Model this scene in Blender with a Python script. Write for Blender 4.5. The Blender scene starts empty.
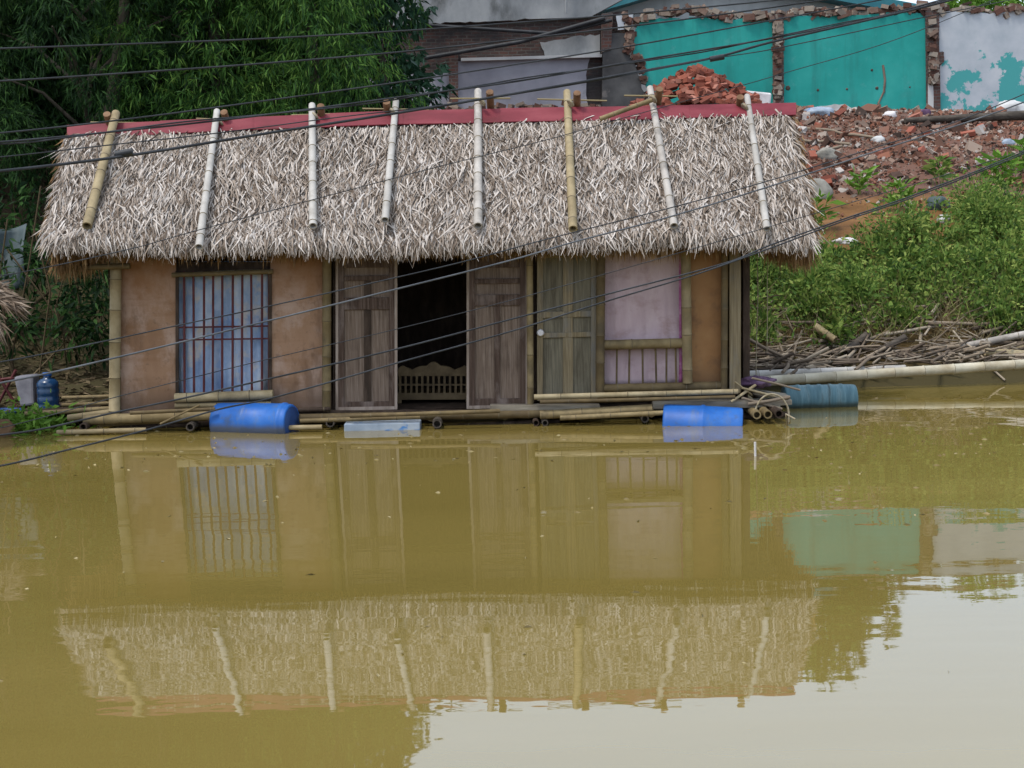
import bpy, math, random
import numpy as np
from mathutils import Vector, Matrix
R = math.radians
random.seed(7); rng = np.random.default_rng(11)
S = bpy.context.scene
COL = S.collection

# ------------------------------------------------------------------ camera, sky, sun, exposure
F = 1550.0; PITCH = R(6.55); ROLL = R(-1.1); CAM = Vector((0, 0, 2.6))
cd = bpy.data.cameras.new('camera'); cam = bpy.data.objects.new('camera', cd); COL.objects.link(cam)
cd.sensor_width = 36; cd.lens = F / 1024 * 36; cd.clip_end = 2000; cd.clip_start = .1
cam.matrix_world = Matrix.Translation(CAM) @ Matrix.Rotation(math.pi/2 - PITCH, 4, 'X') @ Matrix.Rotation(ROLL, 4, 'Z')
S.camera = cam
SUN_EL, SUN_AZ = R(64), R(232)          # azimuth clockwise from +Y: behind the camera, to the left
W = bpy.data.worlds.new('World'); S.world = W; W.use_nodes = True
wn = W.node_tree; wn.nodes.clear()
sky = wn.nodes.new('ShaderNodeTexSky'); sky.sky_type = 'NISHITA'; sky.sun_disc = False
sky.sun_elevation = SUN_EL; sky.sun_rotation = SUN_AZ; sky.air_density = 1.0; sky.dust_density = 4.0; sky.ozone_density = 1.0
hs = wn.nodes.new('ShaderNodeHueSaturation'); hs.inputs['Saturation'].default_value = .5
bg = wn.nodes.new('ShaderNodeBackground'); bg.inputs['Strength'].default_value = .15
wo = wn.nodes.new('ShaderNodeOutputWorld')
cl_ = wn.nodes.new('ShaderNodeMix'); cl_.data_type = 'RGBA'; cl_.inputs[0].default_value = .65; cl_.inputs[7].default_value = (3.85,4.65,5.7,1)   # even cloud cover over the clear sky
wn.links.new(sky.outputs[0], hs.inputs['Color']); wn.links.new(hs.outputs[0], cl_.inputs[6]); wn.links.new(cl_.outputs[2], bg.inputs[0]); wn.links.new(bg.outputs[0], wo.inputs[0])
sl = bpy.data.lights.new('sun', 'SUN'); so = bpy.data.objects.new('sun', sl); COL.objects.link(so)
sl.energy = 1.25; sl.angle = R(11); sl.color = (1, .93, .82)
sd = Vector((math.sin(SUN_AZ)*math.cos(SUN_EL), math.cos(SUN_AZ)*math.cos(SUN_EL), math.sin(SUN_EL)))
so.rotation_euler = sd.to_track_quat('Z', 'Y').to_euler()
vs = S.view_settings; vs.view_transform = 'Standard'; vs.look = 'None'; vs.exposure = 0.98; vs.gamma = 1; vs.use_curve_mapping = False
S.render.engine = 'CYCLES'; S.cycles.use_denoising = True; S.cycles.max_bounces = 6; S.cycles.caustics_reflective = False; S.cycles.caustics_refractive = False

# ------------------------------------------------------------------ pixel -> place
_r0, _u0, _f = Vector((1,0,0)), Vector((0, math.sin(PITCH), math.cos(PITCH))), Vector((0, math.cos(PITCH), -math.sin(PITCH)))
_r = math.cos(ROLL)*_r0 + math.sin(ROLL)*_u0; _u = -math.sin(ROLL)*_r0 + math.cos(ROLL)*_u0
def ray(px, py): return _f + (px-512)/F*_r - (py-384)/F*_u
def at(px, py, Y):
    d = ray(px, py); return CAM + d*(Y/d.y)
def on_plane(px, py, p0, n):
    d = ray(px, py); return CAM + d*((p0-CAM).dot(n)/d.dot(n))

# ------------------------------------------------------------------ mesh helpers
class MB:
    def __init__(s): s.v = []; s.f = []; s.sm = []; s.mi = []
    def add(s, vs, fs, smooth=False):
        o = len(s.v); s.v += [tuple(v) for v in vs]; s.f += [tuple(i+o for i in f) for f in fs]; s.sm += [smooth]*len(fs); s.mi += [0]*len(fs); return s
    def hexa(s, a, b):           # two quads (loops of 4) joined
        return s.add(list(a)+list(b), [(0,1,2,3),(7,6,5,4),(0,4,5,1),(1,5,6,2),(2,6,7,3),(3,7,4,0)])
    def box(s, c, size, rot=None):
        c = Vector(c); h = Vector(size)/2; P = []
        for z in (-1, 1):
            for x, y in ((-1,-1),(1,-1),(1,1),(-1,1)):
                v = Vector((x*h.x, y*h.y, z*h.z)); P.append(c + (rot @ v if rot else v))
        return s.hexa([P[3],P[2],P[1],P[0]], [P[7],P[6],P[5],P[4]])
    def px(s, x0, y0, x1, y1, Y, d, s0=0., s1=0.):   # front face from picture rectangle at depth Y, s0/s1 vertical drop at right side of top/bottom
        q = [at(x0,y0,Y), at(x1,y0+s0,Y), at(x1,y1+s1,Y), at(x0,y1,Y)]
        return s.hexa(q, [p+Vector((0,d,0)) for p in q])
    def poly(s, pts, d):         # extruded polygon along +Y
        n = len(pts); b = [Vector(p)+Vector((0,d,0)) for p in pts]
        return s.add(list(pts)+b, [tuple(range(n))[::-1], tuple(range(n, 2*n))] + [(i,(i+1)%n,n+(i+1)%n,n+i) for i in range(n)])
    def tube(s, pts, r, n=8, bamboo=0., hollow=False, r1=None, wob=0.):
        pts = [Vector(p) for p in pts]
        if len(pts) == 2:
            L = (pts[1]-pts[0]).length
            st = max(2, int(L/.25)+1) if (bamboo or wob) else 2
            if bamboo:
                ts = [0.]; k = bamboo*random.uniform(.3,.9)
                while k < L-.05: ts += [(k-.009)/L, k/L, (k+.009)/L]; k += bamboo*random.uniform(.85,1.15)
                ts.append(1.)
            else: ts = [i/(st-1) for i in range(st)]
            P = [pts[0].lerp(pts[1], t) for t in ts]; bul = [1.]*len(ts)
            if bamboo:
                for i in range(2, len(ts)-1, 3): bul[i] = 1.12
            if wob:
                for i in range(1, len(P)-1): P[i] = P[i] + Vector((random.gauss(0,wob), random.gauss(0,wob), random.gauss(0,wob)))
        else: P = pts; ts = [i/(len(P)-1) for i in range(len(P))]; bul = [1.]*len(P)
        r1 = r if r1 is None else r1
        V = []; up = Vector((0,0,1)); N = len(P)
        for i in range(N):
            t = (P[min(i+1,N-1)] - P[max(i-1,0)]).normalized()
            a = t.cross(up if abs(t.z) < .9 else Vector((0,1,0))).normalized(); b = a.cross(t)
            rr = (r + (r1-r)*ts[i])*bul[i]
            V += [P[i] + (a*math.cos(2*math.pi*k/n) + b*math.sin(2*math.pi*k/n))*rr for k in range(n)]
        fs = [(i*n+k, i*n+(k+1)%n, (i+1)*n+(k+1)%n, (i+1)*n+k) for i in range(N-1) for k in range(n)]
        s.add(V, fs, True)
        if bamboo and len(pts) == 2:
            o_ = len(s.f)-len(fs)
            for i in range(N-1):
                if i % 3 == 2:
                    for k in range(n): s.mi[o_+i*n+k] = 1
        for e, sg in ((0, 1), (N-1, -1)):
            ring = V[e*n:(e+1)*n]; c = P[e]; t = (P[min(e+1,N-1)]-P[max(e-1,0)]).normalized()*sg
            if hollow:
                inn = [c + (v-c)*.72 for v in ring]; deep = [v + t*.12 for v in inn]
                ff = [(k, (k+1)%n, n+(k+1)%n, n+k) for k in range(n)] + [(n+k, n+(k+1)%n, 2*n+(k+1)%n, 2*n+k) for k in range(n)] + [tuple(range(2*n,3*n))]
                s.add(ring+inn+deep, ff)
            else: s.add(ring, [tuple(range(n))])
        return s
    def lathe(s, c, ax, prof, n=24):     # prof: (distance along ax, radius)
        ax = Vector(ax).normalized(); a = ax.cross(Vector((0,0,1)) if abs(ax.z) < .9 else Vector((1,0,0))).normalized(); b = a.cross(ax); c = Vector(c)
        V = [c + ax*h + (a*math.cos(2*math.pi*k/n)+b*math.sin(2*math.pi*k/n))*r for h, r in prof for k in range(n)]
        s.add(V, [(i*n+k, i*n+(k+1)%n, (i+1)*n+(k+1)%n, (i+1)*n+k) for i in range(len(prof)-1) for k in range(n)], True)
        s.add(V[:n], [tuple(range(n))]); s.add(V[-n:], [tuple(range(n))])
        return s
    def grid(s, fn, nu, nv):
        V = [fn(i/nu, j/nv) for j in range(nv+1) for i in range(nu+1)]
        return s.add(V, [(j*(nu+1)+i, j*(nu+1)+i+1, (j+1)*(nu+1)+i+1, (j+1)*(nu+1)+i) for j in range(nv) for i in range(nu)], True)

OFF = {}
def np_mesh(name, V, Fq, smooth=False):
    V = np.asarray(V, dtype=np.float32); Fq = np.asarray(Fq, dtype=np.int32); k = Fq.shape[1]
    me = bpy.data.meshes.new(name); me.vertices.add(len(V)); me.vertices.foreach_set('co', V.ravel())
    me.loops.add(Fq.size); me.loops.foreach_set('vertex_index', Fq.ravel())
    me.polygons.add(len(Fq)); me.polygons.foreach_set('loop_start', np.arange(0, Fq.size, k, dtype=np.int32))
    me.polygons.foreach_set('use_smooth', np.full(len(Fq), smooth)); me.update(); me.validate(); return me
def tag(o, label=None, cat=None, group=None, kind=None):
    if label: o['label'] = label
    if cat: o['category'] = cat
    if group: o['group'] = group
    if kind: o['kind'] = kind
    return o
def root(name, loc, label, cat, group=None):
    o = bpy.data.objects.new(name, None); COL.objects.link(o); o.location = loc; o.empty_display_size = .2
    OFF[o.name] = Vector(loc); return tag(o, label, cat, group)
def link(name, me, m, parent, base=None):
    o = bpy.data.objects.new(name, me); COL.objects.link(o)
    if parent:
        o.parent = parent; off = OFF[parent.name]; OFF[o.name] = off
    else:
        n = len(me.vertices); co = np.empty(n*3, dtype=np.float32); me.vertices.foreach_get('co', co); co = co.reshape(-1,3)
        off = Vector(((co[:,0].min()+co[:,0].max())/2, (co[:,1].min()+co[:,1].max())/2, co[:,2].min())) if base is None else Vector(base)
        o.location = off; OFF[o.name] = off
    me.transform(Matrix.Translation(-off))
    for q in (m if isinstance(m, (list, tuple)) else [m]): me.materials.append(q)
    return o
def build(mb, name, m, parent=None, bevel=0, base=None):
    me = bpy.data.meshes.new(name); me.from_pydata(mb.v, [], mb.f)
    me.polygons.foreach_set('use_smooth', mb.sm)
    if any(mb.mi): me.polygons.foreach_set('material_index', mb.mi); m = [m, m_node]
    me.update()
    o = link(name, me, m, parent, base)
    if bevel:
        b = o.modifiers.new('bevel', 'BEVEL'); b.width = bevel; b.segments = 2; b.limit_method = 'ANGLE'
    return o
def leaves_geo(P, D, L, Wd, rnd=None):
    """P base, D unit direction, L length, Wd width: one folded diamond per leaf."""
    n = len(P); rr = rng.normal(size=(n,3)); side = np.cross(D, rr); side /= np.linalg.norm(side, axis=1, keepdims=True)+1e-9
    L = np.broadcast_to(L, n)[:,None]; Wd = np.broadcast_to(Wd, n)[:,None]
    mid = P + D*L*.42; tip = P + D*L; tip[:,2] -= (L[:,0]*.12)
    V = np.stack([P, mid+side*Wd*.5, tip, mid-side*Wd*.5], 1).reshape(-1,3)
    return V, np.arange(4*n).reshape(-1,4)
def unit(a): return a/(np.linalg.norm(a, axis=1, keepdims=True)+1e-9)
def join(parts):
    V = []; Fs = []; o = 0
    for v, f in parts: V.append(v); Fs.append(f+o); o += len(v)
    return np.concatenate(V), np.concatenate(Fs)

# ------------------------------------------------------------------ materials
def M(name, cols, scale=3., stretch=(1,1,1), rough=.8, bump=.25, bscale=None, island=0., spec=.18, lo=.3, hi=.7, detail=8, bdist=.02, objrand=0., trans=None):
    m = bpy.data.materials.new(name); m.use_nodes = True; t = m.node_tree; N = t.nodes; Lk = t.links
    b = N['Principled BSDF']; b.inputs['Roughness'].default_value = rough; b.inputs['Specular IOR Level'].default_value = spec
    tc = N.new('ShaderNodeTexCoord'); mp = N.new('ShaderNodeMapping'); mp.inputs['Scale'].default_value = stretch
    Lk.new(tc.outputs['Object'], mp.inputs[0]); vec = mp.outputs[0]
    if objrand:
        oi = N.new('ShaderNodeObjectInfo'); va = N.new('ShaderNodeVectorMath'); va.operation = 'ADD'
        mu = N.new('ShaderNodeMath'); mu.operation = 'MULTIPLY'; mu.inputs[1].default_value = 50
        Lk.new(oi.outputs['Random'], mu.inputs[0]); Lk.new(vec, va.inputs[0]); Lk.new(mu.outputs[0], va.inputs[1]); vec = va.outputs[0]
    nz = N.new('ShaderNodeTexNoise'); nz.inputs['Scale'].default_value = scale; nz.inputs['Detail'].default_value = detail; nz.inputs['Roughness'].default_value = .62
    Lk.new(vec, nz.inputs['Vector'])
    ramp = N.new('ShaderNodeValToRGB'); el = ramp.color_ramp.elements
    k = len(cols)
    while len(el) < k: el.new(.5)
    for i, c in enumerate(cols):
        el[i].position = lo + (hi-lo)*i/(k-1); el[i].color = (*c, 1)
    fac = nz.outputs['Fac']
    if island or objrand:
        mx = N.new('ShaderNodeMix'); mx.data_type = 'FLOAT'; mx.inputs[0].default_value = island or objrand
        if island: g = N.new('ShaderNodeNewGeometry'); src = g.outputs['Random Per Island']
        else: src = oi.outputs['Random']
        Lk.new(fac, mx.inputs[2]); Lk.new(src, mx.inputs[3]); fac = mx.outputs[0]
    Lk.new(fac, ramp.inputs[0]); Lk.new(ramp.outputs[0], b.inputs['Base Color'])
    if bump:
        bn = N.new('ShaderNodeBump'); bn.inputs['Strength'].default_value = bump; bn.inputs['Distance'].default_value = bdist
        n2 = N.new('ShaderNodeTexNoise'); n2.inputs['Scale'].default_value = bscale or scale*4; n2.inputs['Detail'].default_value = 6
        Lk.new(vec, n2.inputs['Vector']); Lk.new(n2.outputs['Fac'], bn.inputs['Height']); Lk.new(bn.outputs[0], b.inputs['Normal'])
    if trans:
        tr = N.new('ShaderNodeBsdfTranslucent'); ms = N.new('ShaderNodeMixShader'); ms.inputs[0].default_value = trans
        Lk.new(ramp.outputs[0], tr.inputs[0]); Lk.new(b.outputs[0], ms.inputs[1]); Lk.new(tr.outputs[0], ms.inputs[2]); Lk.new(ms.outputs[0], N['Material Output'].inputs[0])
    return m
def stain(m, col, scale, lo, hi, stretch=(1,1,1), amt=.8, seed=0.):
    """a second, sharper noise layer laid over a material's base colour"""
    t = m.node_tree; N = t.nodes; Lk = t.links; b = N['Principled BSDF']
    src = b.inputs['Base Color'].links[0].from_socket
    tc = N.new('ShaderNodeTexCoord'); mp = N.new('ShaderNodeMapping'); mp.inputs['Scale'].default_value = stretch; mp.inputs['Location'].default_value = (seed, seed, seed)
    nz = N.new('ShaderNodeTexNoise'); nz.inputs['Scale'].default_value = scale; nz.inputs['Detail'].default_value = 8; nz.inputs['Roughness'].default_value = .65
    mr = N.new('ShaderNodeMapRange'); mr.inputs[1].default_value = lo; mr.inputs[2].default_value = hi; mr.inputs[3].default_value = 0; mr.inputs[4].default_value = amt
    mx = N.new('ShaderNodeMix'); mx.data_type = 'RGBA'
    Lk.new(tc.outputs['Object'], mp.inputs[0]); Lk.new(mp.outputs[0], nz.inputs['Vector']); Lk.new(nz.outputs['Fac'], mr.inputs[0]); Lk.new(mr.outputs[0], mx.inputs[0])
    Lk.new(src, mx.inputs[6]); mx.inputs[7].default_value = (*col, 1); Lk.new(mx.outputs[2], b.inputs['Base Color'])
    return m
def brick_mat(name, c1, c2, mortar, scale=1., lime=.5):
    m = bpy.data.materials.new(name); m.use_nodes = True; t = m.node_tree; N = t.nodes; Lk = t.links; b = N['Principled BSDF']; b.inputs['Roughness'].default_value = .9
    tc = N.new('ShaderNodeTexCoord'); sp = N.new('ShaderNodeSeparateXYZ'); cb = N.new('ShaderNodeCombineXYZ')
    Lk.new(tc.outputs['Object'], sp.inputs[0]); ad = N.new('ShaderNodeMath'); Lk.new(sp.outputs[0], ad.inputs[0]); Lk.new(sp.outputs[1], ad.inputs[1])
    Lk.new(ad.outputs[0], cb.inputs[0]); Lk.new(sp.outputs[2], cb.inputs[1])
    nw = N.new('ShaderNodeTexNoise'); nw.inputs['Scale'].default_value = 5; Lk.new(tc.outputs['Object'], nw.inputs['Vector'])
    vm = N.new('ShaderNodeVectorMath'); vm.operation = 'MULTIPLY_ADD'; vm.inputs[1].default_value = (.05,.05,.05); Lk.new(nw.outputs['Color'], vm.inputs[0]); Lk.new(cb.outputs[0], vm.inputs[2])
    br = N.new('ShaderNodeTexBrick'); br.inputs['Scale'].default_value = scale; br.inputs['Brick Width'].default_value = .23; br.inputs['Row Height'].default_value = .085
    br.inputs['Mortar Size'].default_value = .012; br.inputs['Color1'].default_value = (*c1,1); br.inputs['Color2'].default_value = (*c2,1); br.inputs['Mortar'].default_value = (*mortar,1); br.inputs['Bias'].default_value = 0
    Lk.new(vm.outputs[0], br.inputs['Vector']); Lk.new(br.outputs['Color'], b.inputs['Base Color'])
    bp = N.new('ShaderNodeBump'); bp.inputs['Strength'].default_value = .8; bp.inputs['Distance'].default_value = .02; bp.invert = True
    Lk.new(br.outputs['Fac'], bp.inputs['Height']); Lk.new(bp.outputs[0], b.inputs['Normal'])
    return m

m_thatch = M('thatch_leaf', [(.04,.028,.02),(.12,.088,.065),(.26,.21,.17),(.38,.33,.29),(.45,.405,.37),(.57,.525,.49)], 1.1, rough=.75, bump=0, island=.70, lo=.06, hi=.94, detail=4)
m_thatch_old = M('thatch_underside', [(.09,.05,.025),(.22,.13,.06),(.34,.22,.11)], 2, rough=.9, bump=0, island=.7, lo=.1, hi=.9)
m_under = M('thatch_bed', [(.05,.035,.025),(.11,.085,.065),(.17,.14,.115)], 6, (1,.4,.4), rough=.95, bump=.6)
m_red = M('red_sheet', [(.10,.012,.018),(.145,.018,.028),(.19,.035,.045)], 1.6, (1,3,3), rough=.55, bump=.1, spec=.2)
m_node = M('bamboo_node', [(.07,.055,.036),(.12,.095,.06),(.18,.15,.105)], 6, rough=.8)
m_bam_white = M('bleached_bamboo', [(.28,.26,.235),(.39,.37,.345),(.48,.46,.43)], 3, (1,1,1), rough=.6, bump=.12, objrand=.25)
m_bam_tan = M('tan_bamboo', [(.17,.13,.07),(.28,.22,.125),(.40,.33,.21)], 3, rough=.6, bump=.15, objrand=.25)
m_bam_old = M('old_bamboo', [(.085,.06,.03),(.16,.118,.058),(.26,.20,.105)], 3.5, rough=.65, bump=.2, objrand=.3)
m_bam_grey = M('grey_bamboo', [(.20,.18,.16),(.34,.31,.28),(.45,.42,.39)], 3, rough=.65, bump=.2, objrand=.2)
for m_, c_ in ((m_bam_white,(.22,.20,.17)),(m_bam_tan,(.14,.11,.065)),(m_bam_old,(.07,.055,.035)),(m_bam_grey,(.12,.11,.10))): stain(m_, c_, 4.5, .5, .72, (1,1,.7), .8, 2.)
m_bam_shore = stain(M('shore_bamboo', [(.28,.24,.17),(.40,.36,.27),(.50,.46,.37)], 3, rough=.6, bump=.12), (.20,.15,.08), 3.0, .5, .7, (.6,1,1), .7, 5.)
m_peg = M('brown_peg', [(.09,.05,.025),(.16,.09,.05),(.23,.14,.085)], 6, rough=.8)
m_ply = stain(M('plywood_orange', [(.21,.115,.065),(.28,.165,.10),(.34,.215,.145)], 1.3, (1,1,.45), rough=.6, bump=.08), (.40,.29,.235), 2.0, .47, .60, (1,1,.8), .8)
stain(m_ply, (.12,.065,.038), 3.2, .52, .66, (1.6,1,.5), .6, 3.); stain(m_ply, (.10,.06,.04), 9., .56, .66, (1,1,1), .45, 13.); stain(m_ply, (.20,.10,.045), 1.1, .5, .62, (.5,1,5), .35, 9.)
m_ply_dark = stain(M('plywood_brown', [(.20,.095,.036),(.28,.145,.06),(.34,.195,.09)], 1.5, rough=.6, bump=.05), (.13,.07,.042), 2.0, .50, .62, amt=.7, seed=2.)
m_wood = stain(M('weathered_brown_wood', [(.035,.022,.016),(.075,.048,.036),(.135,.098,.08)], 2.2, (24,24,1), rough=.75, bump=.4, bscale=9), (.25,.205,.185), 1.8, .54, .74, (2,2,1.), .6)
m_wood_pale = M('pale_edge_wood', [(.16,.12,.09),(.27,.215,.18),(.36,.30,.26)], 2.5, (6,6,.7), rough=.75, bump=.3)
m_wood_green = stain(M('faded_olive_wood', [(.11,.085,.05),(.19,.15,.09),(.26,.21,.135)], 2.2, (22,22,.9), rough=.75, bump=.35, bscale=9), (.13,.14,.15), 1.4, .5, .7, (3,3,.8), .7)
m_wood_panel = stain(M('door_board', [(.09,.062,.045),(.165,.12,.092),(.25,.195,.16)], 2.2, (26,26,.9), rough=.75, bump=.4, bscale=9), (.05,.034,.026), 1.6, .52, .75, (2,2,1.), .6, 6.)
m_wood_green2 = stain(M('olive_board', [(.085,.075,.055),(.14,.125,.09),(.20,.175,.125)], 2.2, (24,24,.9), rough=.75, bump=.35, bscale=9), (.05,.04,.025), 1.4, .5, .68, (3,3,.6), .8, 6.)
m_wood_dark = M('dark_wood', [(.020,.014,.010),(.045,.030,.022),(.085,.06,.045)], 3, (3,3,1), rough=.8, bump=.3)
m_plank = M('grey_plank', [(.10,.085,.065),(.19,.165,.13),(.29,.26,.21)], 2.5, (.8,5,5), rough=.8, bump=.4)
m_bar = M('oxide_bar', [(.055,.014,.016),(.09,.022,.024),(.12,.035,.035)], 6, rough=.5, bump=.05)
m_cur_blue = stain(M('pale_blue_cloth', [(.13,.21,.40),(.32,.42,.60),(.62,.68,.78)], 2.2, (1.6,1,.8), rough=.85, bump=.7, bscale=4, bdist=.06), (.60,.53,.46), 2.6, .52, .62, amt=.75)
m_cur_pink = stain(M('lilac_cloth', [(.36,.265,.295),(.45,.345,.375),(.53,.43,.455)], 1.4, (2,1,.6), rough=.8, bump=.6, bscale=4, bdist=.05), (.26,.165,.15), 2.2, .51, .66, (1,1,1.6), .6)
m_cur_mag = M('magenta_cloth', [(.26,.06,.17),(.36,.12,.26),(.5,.3,.42)], 9, rough=.8, bump=0)
m_bench = M('carved_wood', [(.055,.037,.019),(.11,.077,.04),(.165,.12,.065)], 5, rough=.55, bump=.2)
m_blue = M('blue_plastic', [(.008,.07,.28),(.012,.10,.38),(.03,.14,.45)], 2.5, rough=.5, bump=.1, spec=.35)
stain(m_blue, (.10,.13,.17), 3.0, .56, .72, (3,1,1), .55, 1.); stain(m_blue, (.05,.06,.05), 5.0, .6, .7, (1,1,1), .5, 7.)
m_blue_cap = M('dark_blue_plastic', [(.01,.03,.10),(.02,.05,.15),(.03,.07,.2)], 3, rough=.5, bump=.1)
m_teal_drum = stain(M('faded_teal_plastic', [(.05,.105,.13),(.085,.165,.195),(.16,.245,.27)], 2, (7,1,1), rough=.45, bump=.1), (.03,.05,.05), 1.6, .57, .68, (9,1,1), .8)
m_foam = stain(M('pale_float', [(.17,.21,.27),(.25,.30,.37),(.34,.38,.43)], 4, rough=.6, bump=.1), (.03,.16,.42), 3.2, .56, .6, (1,1,2), .9)
m_bottle = M('navy_bottle', [(.006,.03,.085),(.01,.045,.12),(.015,.06,.16)], 3, rough=.25, bump=0, spec=.5)
m_white = M('dirty_white', [(.42,.40,.40),(.56,.54,.55),(.66,.65,.66)], 3, rough=.7, bump=.15)
m_cable = M('cable_rubber', [(.018,.019,.022),(.028,.030,.034),(.045,.048,.054)], 4, rough=.5, bump=0)
m_cable_pale = M('grey_cable', [(.05,.055,.065),(.08,.085,.095),(.12,.125,.135)], 4, rough=.45, bump=0)
m_rope = M('rope', [(.16,.13,.08),(.27,.23,.16),(.36,.32,.24)], 20, rough=.9)
m_tarp2 = M('shaded_white_plastic', [(.10,.10,.12),(.16,.16,.185),(.21,.21,.24)], 5, rough=.7, bump=.2)  # white tub's colour, darkened for the shade it stands in
m_purple = M('purple_cloth', [(.04,.02,.045),(.08,.045,.085),(.2,.14,.2)], 8, rough=.9)
m_brick = M('red_brick', [(.09,.032,.024),(.17,.052,.034),(.25,.080,.052),(.34,.16,.12)], 4, rough=.9, bump=.05, objrand=.65, lo=.1, hi=.9)
m_brickwall = brick_mat('old_brickwork', (.13,.052,.038), (.06,.035,.03), (.11,.09,.08))
stain(m_brickwall, (.05,.045,.045), 1.0, .5, .62, amt=.8); stain(m_brickwall, (.34,.29,.26), 2.4, .6, .66, amt=.7, seed=4.)
m_brickdark = brick_mat('sooty_brickwork', (.10,.045,.035), (.04,.024,.021), (.09,.08,.07))
stain(m_brickdark, (.022,.020,.021), .9, .40, .58, amt=.92)
m_brickbreak = M('broken_brick', [(.035,.024,.02),(.11,.055,.042),(.17,.115,.09),(.23,.19,.155),(.32,.28,.24)], 3, rough=.95, bump=.6, island=.7, lo=.1, hi=.9)
m_teal = stain(M('teal_paint', [(.012,.22,.195),(.018,.27,.24),(.035,.32,.285)], .7, rough=.6, bump=.08), (.05,.20,.19), 1.1, .58, .8, (1,1,1.4), .5)
stain(m_teal, (.30,.32,.30), 2.1, .70, .73, amt=.8, seed=5.)
stain(m_teal, (.02,.12,.11), 1.0, .52, .7, (2.2,1,.25), .5, 2.); stain(m_teal, (.10,.33,.31), 3.5, .58, .7, (1,1,1), .35, 8.)
m_peel = M('flaking_white_paint', [(.31,.35,.39),(.39,.42,.46),(.46,.48,.51)], 1.2, rough=.75, bump=.1)
m_greywall = stain(M('lilac_grey_plaster', [(.20,.195,.225),(.27,.265,.30),(.33,.33,.37)], .8, rough=.85, bump=.15), (.08,.08,.08), 1.0, .62, .75, amt=.6)
m_conc = stain(M('stained_concrete', [(.13,.14,.15),(.25,.26,.27),(.36,.37,.37)], .9, (1,1,.6), rough=.9, bump=.3), (.05,.052,.05), 1.1, .53, .68, (1,1,.5), .85, 3.)
m_conc_dark = stain(M('dark_plaster', [(.035,.035,.037),(.06,.06,.062),(.10,.10,.10)], 1.2, rough=.9, bump=.3), (.2,.18,.17), 1.5, .62, .7, amt=.6)
m_lime = stain(M('limewash', [(.36,.36,.36),(.46,.46,.46),(.55,.55,.54)], 1.2, rough=.9, bump=.2), (.18,.16,.14), 1.3, .56, .68, (1,1,.5), .7)
m_roofteal = M('teal_roof_sheet', [(.025,.12,.15),(.04,.17,.20),(.07,.22,.25)], 1, rough=.5)
m_soil = M('soil', [(.075,.036,.013),(.14,.068,.024),(.20,.105,.042)], 1.2, rough=.95, bump=.8, bscale=9)
def layer(m, col, socket_axis, a0, a1, amt, nscale=.9):
    t = m.node_tree; N = t.nodes; Lk = t.links; b = N['Principled BSDF']; src = b.inputs['Base Color'].links[0].from_socket
    tc = N.new('ShaderNodeTexCoord'); sp = N.new('ShaderNodeSeparateXYZ'); nz = N.new('ShaderNodeTexNoise'); nz.inputs['Scale'].default_value = nscale; nz.inputs['Detail'].default_value = 6
    Lk.new(tc.outputs['Object'], sp.inputs[0]); Lk.new(tc.outputs['Object'], nz.inputs['Vector'])
    mr = N.new('ShaderNodeMapRange'); mr.inputs[1].default_value = a0; mr.inputs[2].default_value = a1; mr.inputs[3].default_value = -.25; mr.inputs[4].default_value = 1.25
    ad = N.new('ShaderNodeMath'); ad.operation = 'MULTIPLY_ADD'; ad.inputs[1].default_value = .9; sb = N.new('ShaderNodeMath'); sb.operation = 'SUBTRACT'; sb.inputs[1].default_value = .45; sb.use_clamp = True
    ml = N.new('ShaderNodeMath'); ml.operation = 'MULTIPLY'; ml.inputs[1].default_value = amt; mx = N.new('ShaderNodeMix'); mx.data_type = 'RGBA'; mx.inputs[7].default_value = (*col,1)
    Lk.new(sp.outputs[socket_axis], mr.inputs[0]); Lk.new(nz.outputs['Fac'], ad.inputs[0]); Lk.new(mr.outputs[0], ad.inputs[2]); Lk.new(ad.outputs[0], sb.inputs[0]); Lk.new(sb.outputs[0], ml.inputs[0])
    Lk.new(ml.outputs[0], mx.inputs[0]); Lk.new(src, mx.inputs[6]); Lk.new(mx.outputs[2], b.inputs['Base Color'])
layer(m_soil, (.115,.06,.045), 1, 28.2, 29.4, .95); layer(m_soil, (.028,.021,.013), 0, -1.5, -3.5, .95); layer(m_soil, (.045,.034,.016), 2, .5, .15, .9); layer(m_soil, (.05,.045,.018), 2, 1.9, 1.3, .6)
layer(m_blue, (.075,.07,.04), 2, .05, -.05, .75, 6.); layer(m_teal_drum, (.04,.045,.03), 2, .0, -.07, .8, 6.)
layer(m_ply, (.10,.062,.04), 2, .75, .22, .65, 3.); layer(m_ply_dark, (.09,.055,.035), 2, .8, .3, .6, 3.); layer(m_ply, (.24,.105,.036), 2, 1.2, 2.2, .65, 1.5)
m_rub = M('rubble_bits', [(.04,.028,.023),(.095,.05,.036),(.135,.066,.045),(.17,.075,.048),(.19,.078,.05),(.15,.11,.09),(.21,.13,.095),(.23,.18,.145),(.34,.31,.29)], 3, rough=.95, bump=.2, island=.88, lo=.08, hi=.92)
m_stone = M('grey_stone', [(.13,.125,.11),(.22,.21,.185),(.30,.285,.25)], 3, rough=.9, bump=.5)
m_log = M('dead_log', [(.035,.03,.025),(.07,.058,.048),(.13,.11,.09)], 4, (.4,3,3), rough=.9, bump=.5)
m_drift = M('driftwood', [(.055,.04,.03),(.13,.10,.075),(.22,.175,.13),(.32,.27,.21)], 3, rough=.9, bump=.3, island=.75, lo=.1, hi=.9)
m_leaf_dark = M('dark_leaf', [(.006,.016,.007),(.013,.035,.012),(.026,.065,.017),(.055,.115,.026)], .8, rough=.55, bump=0, island=.55, lo=.2, hi=.85, trans=.25, spec=.08)
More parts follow.
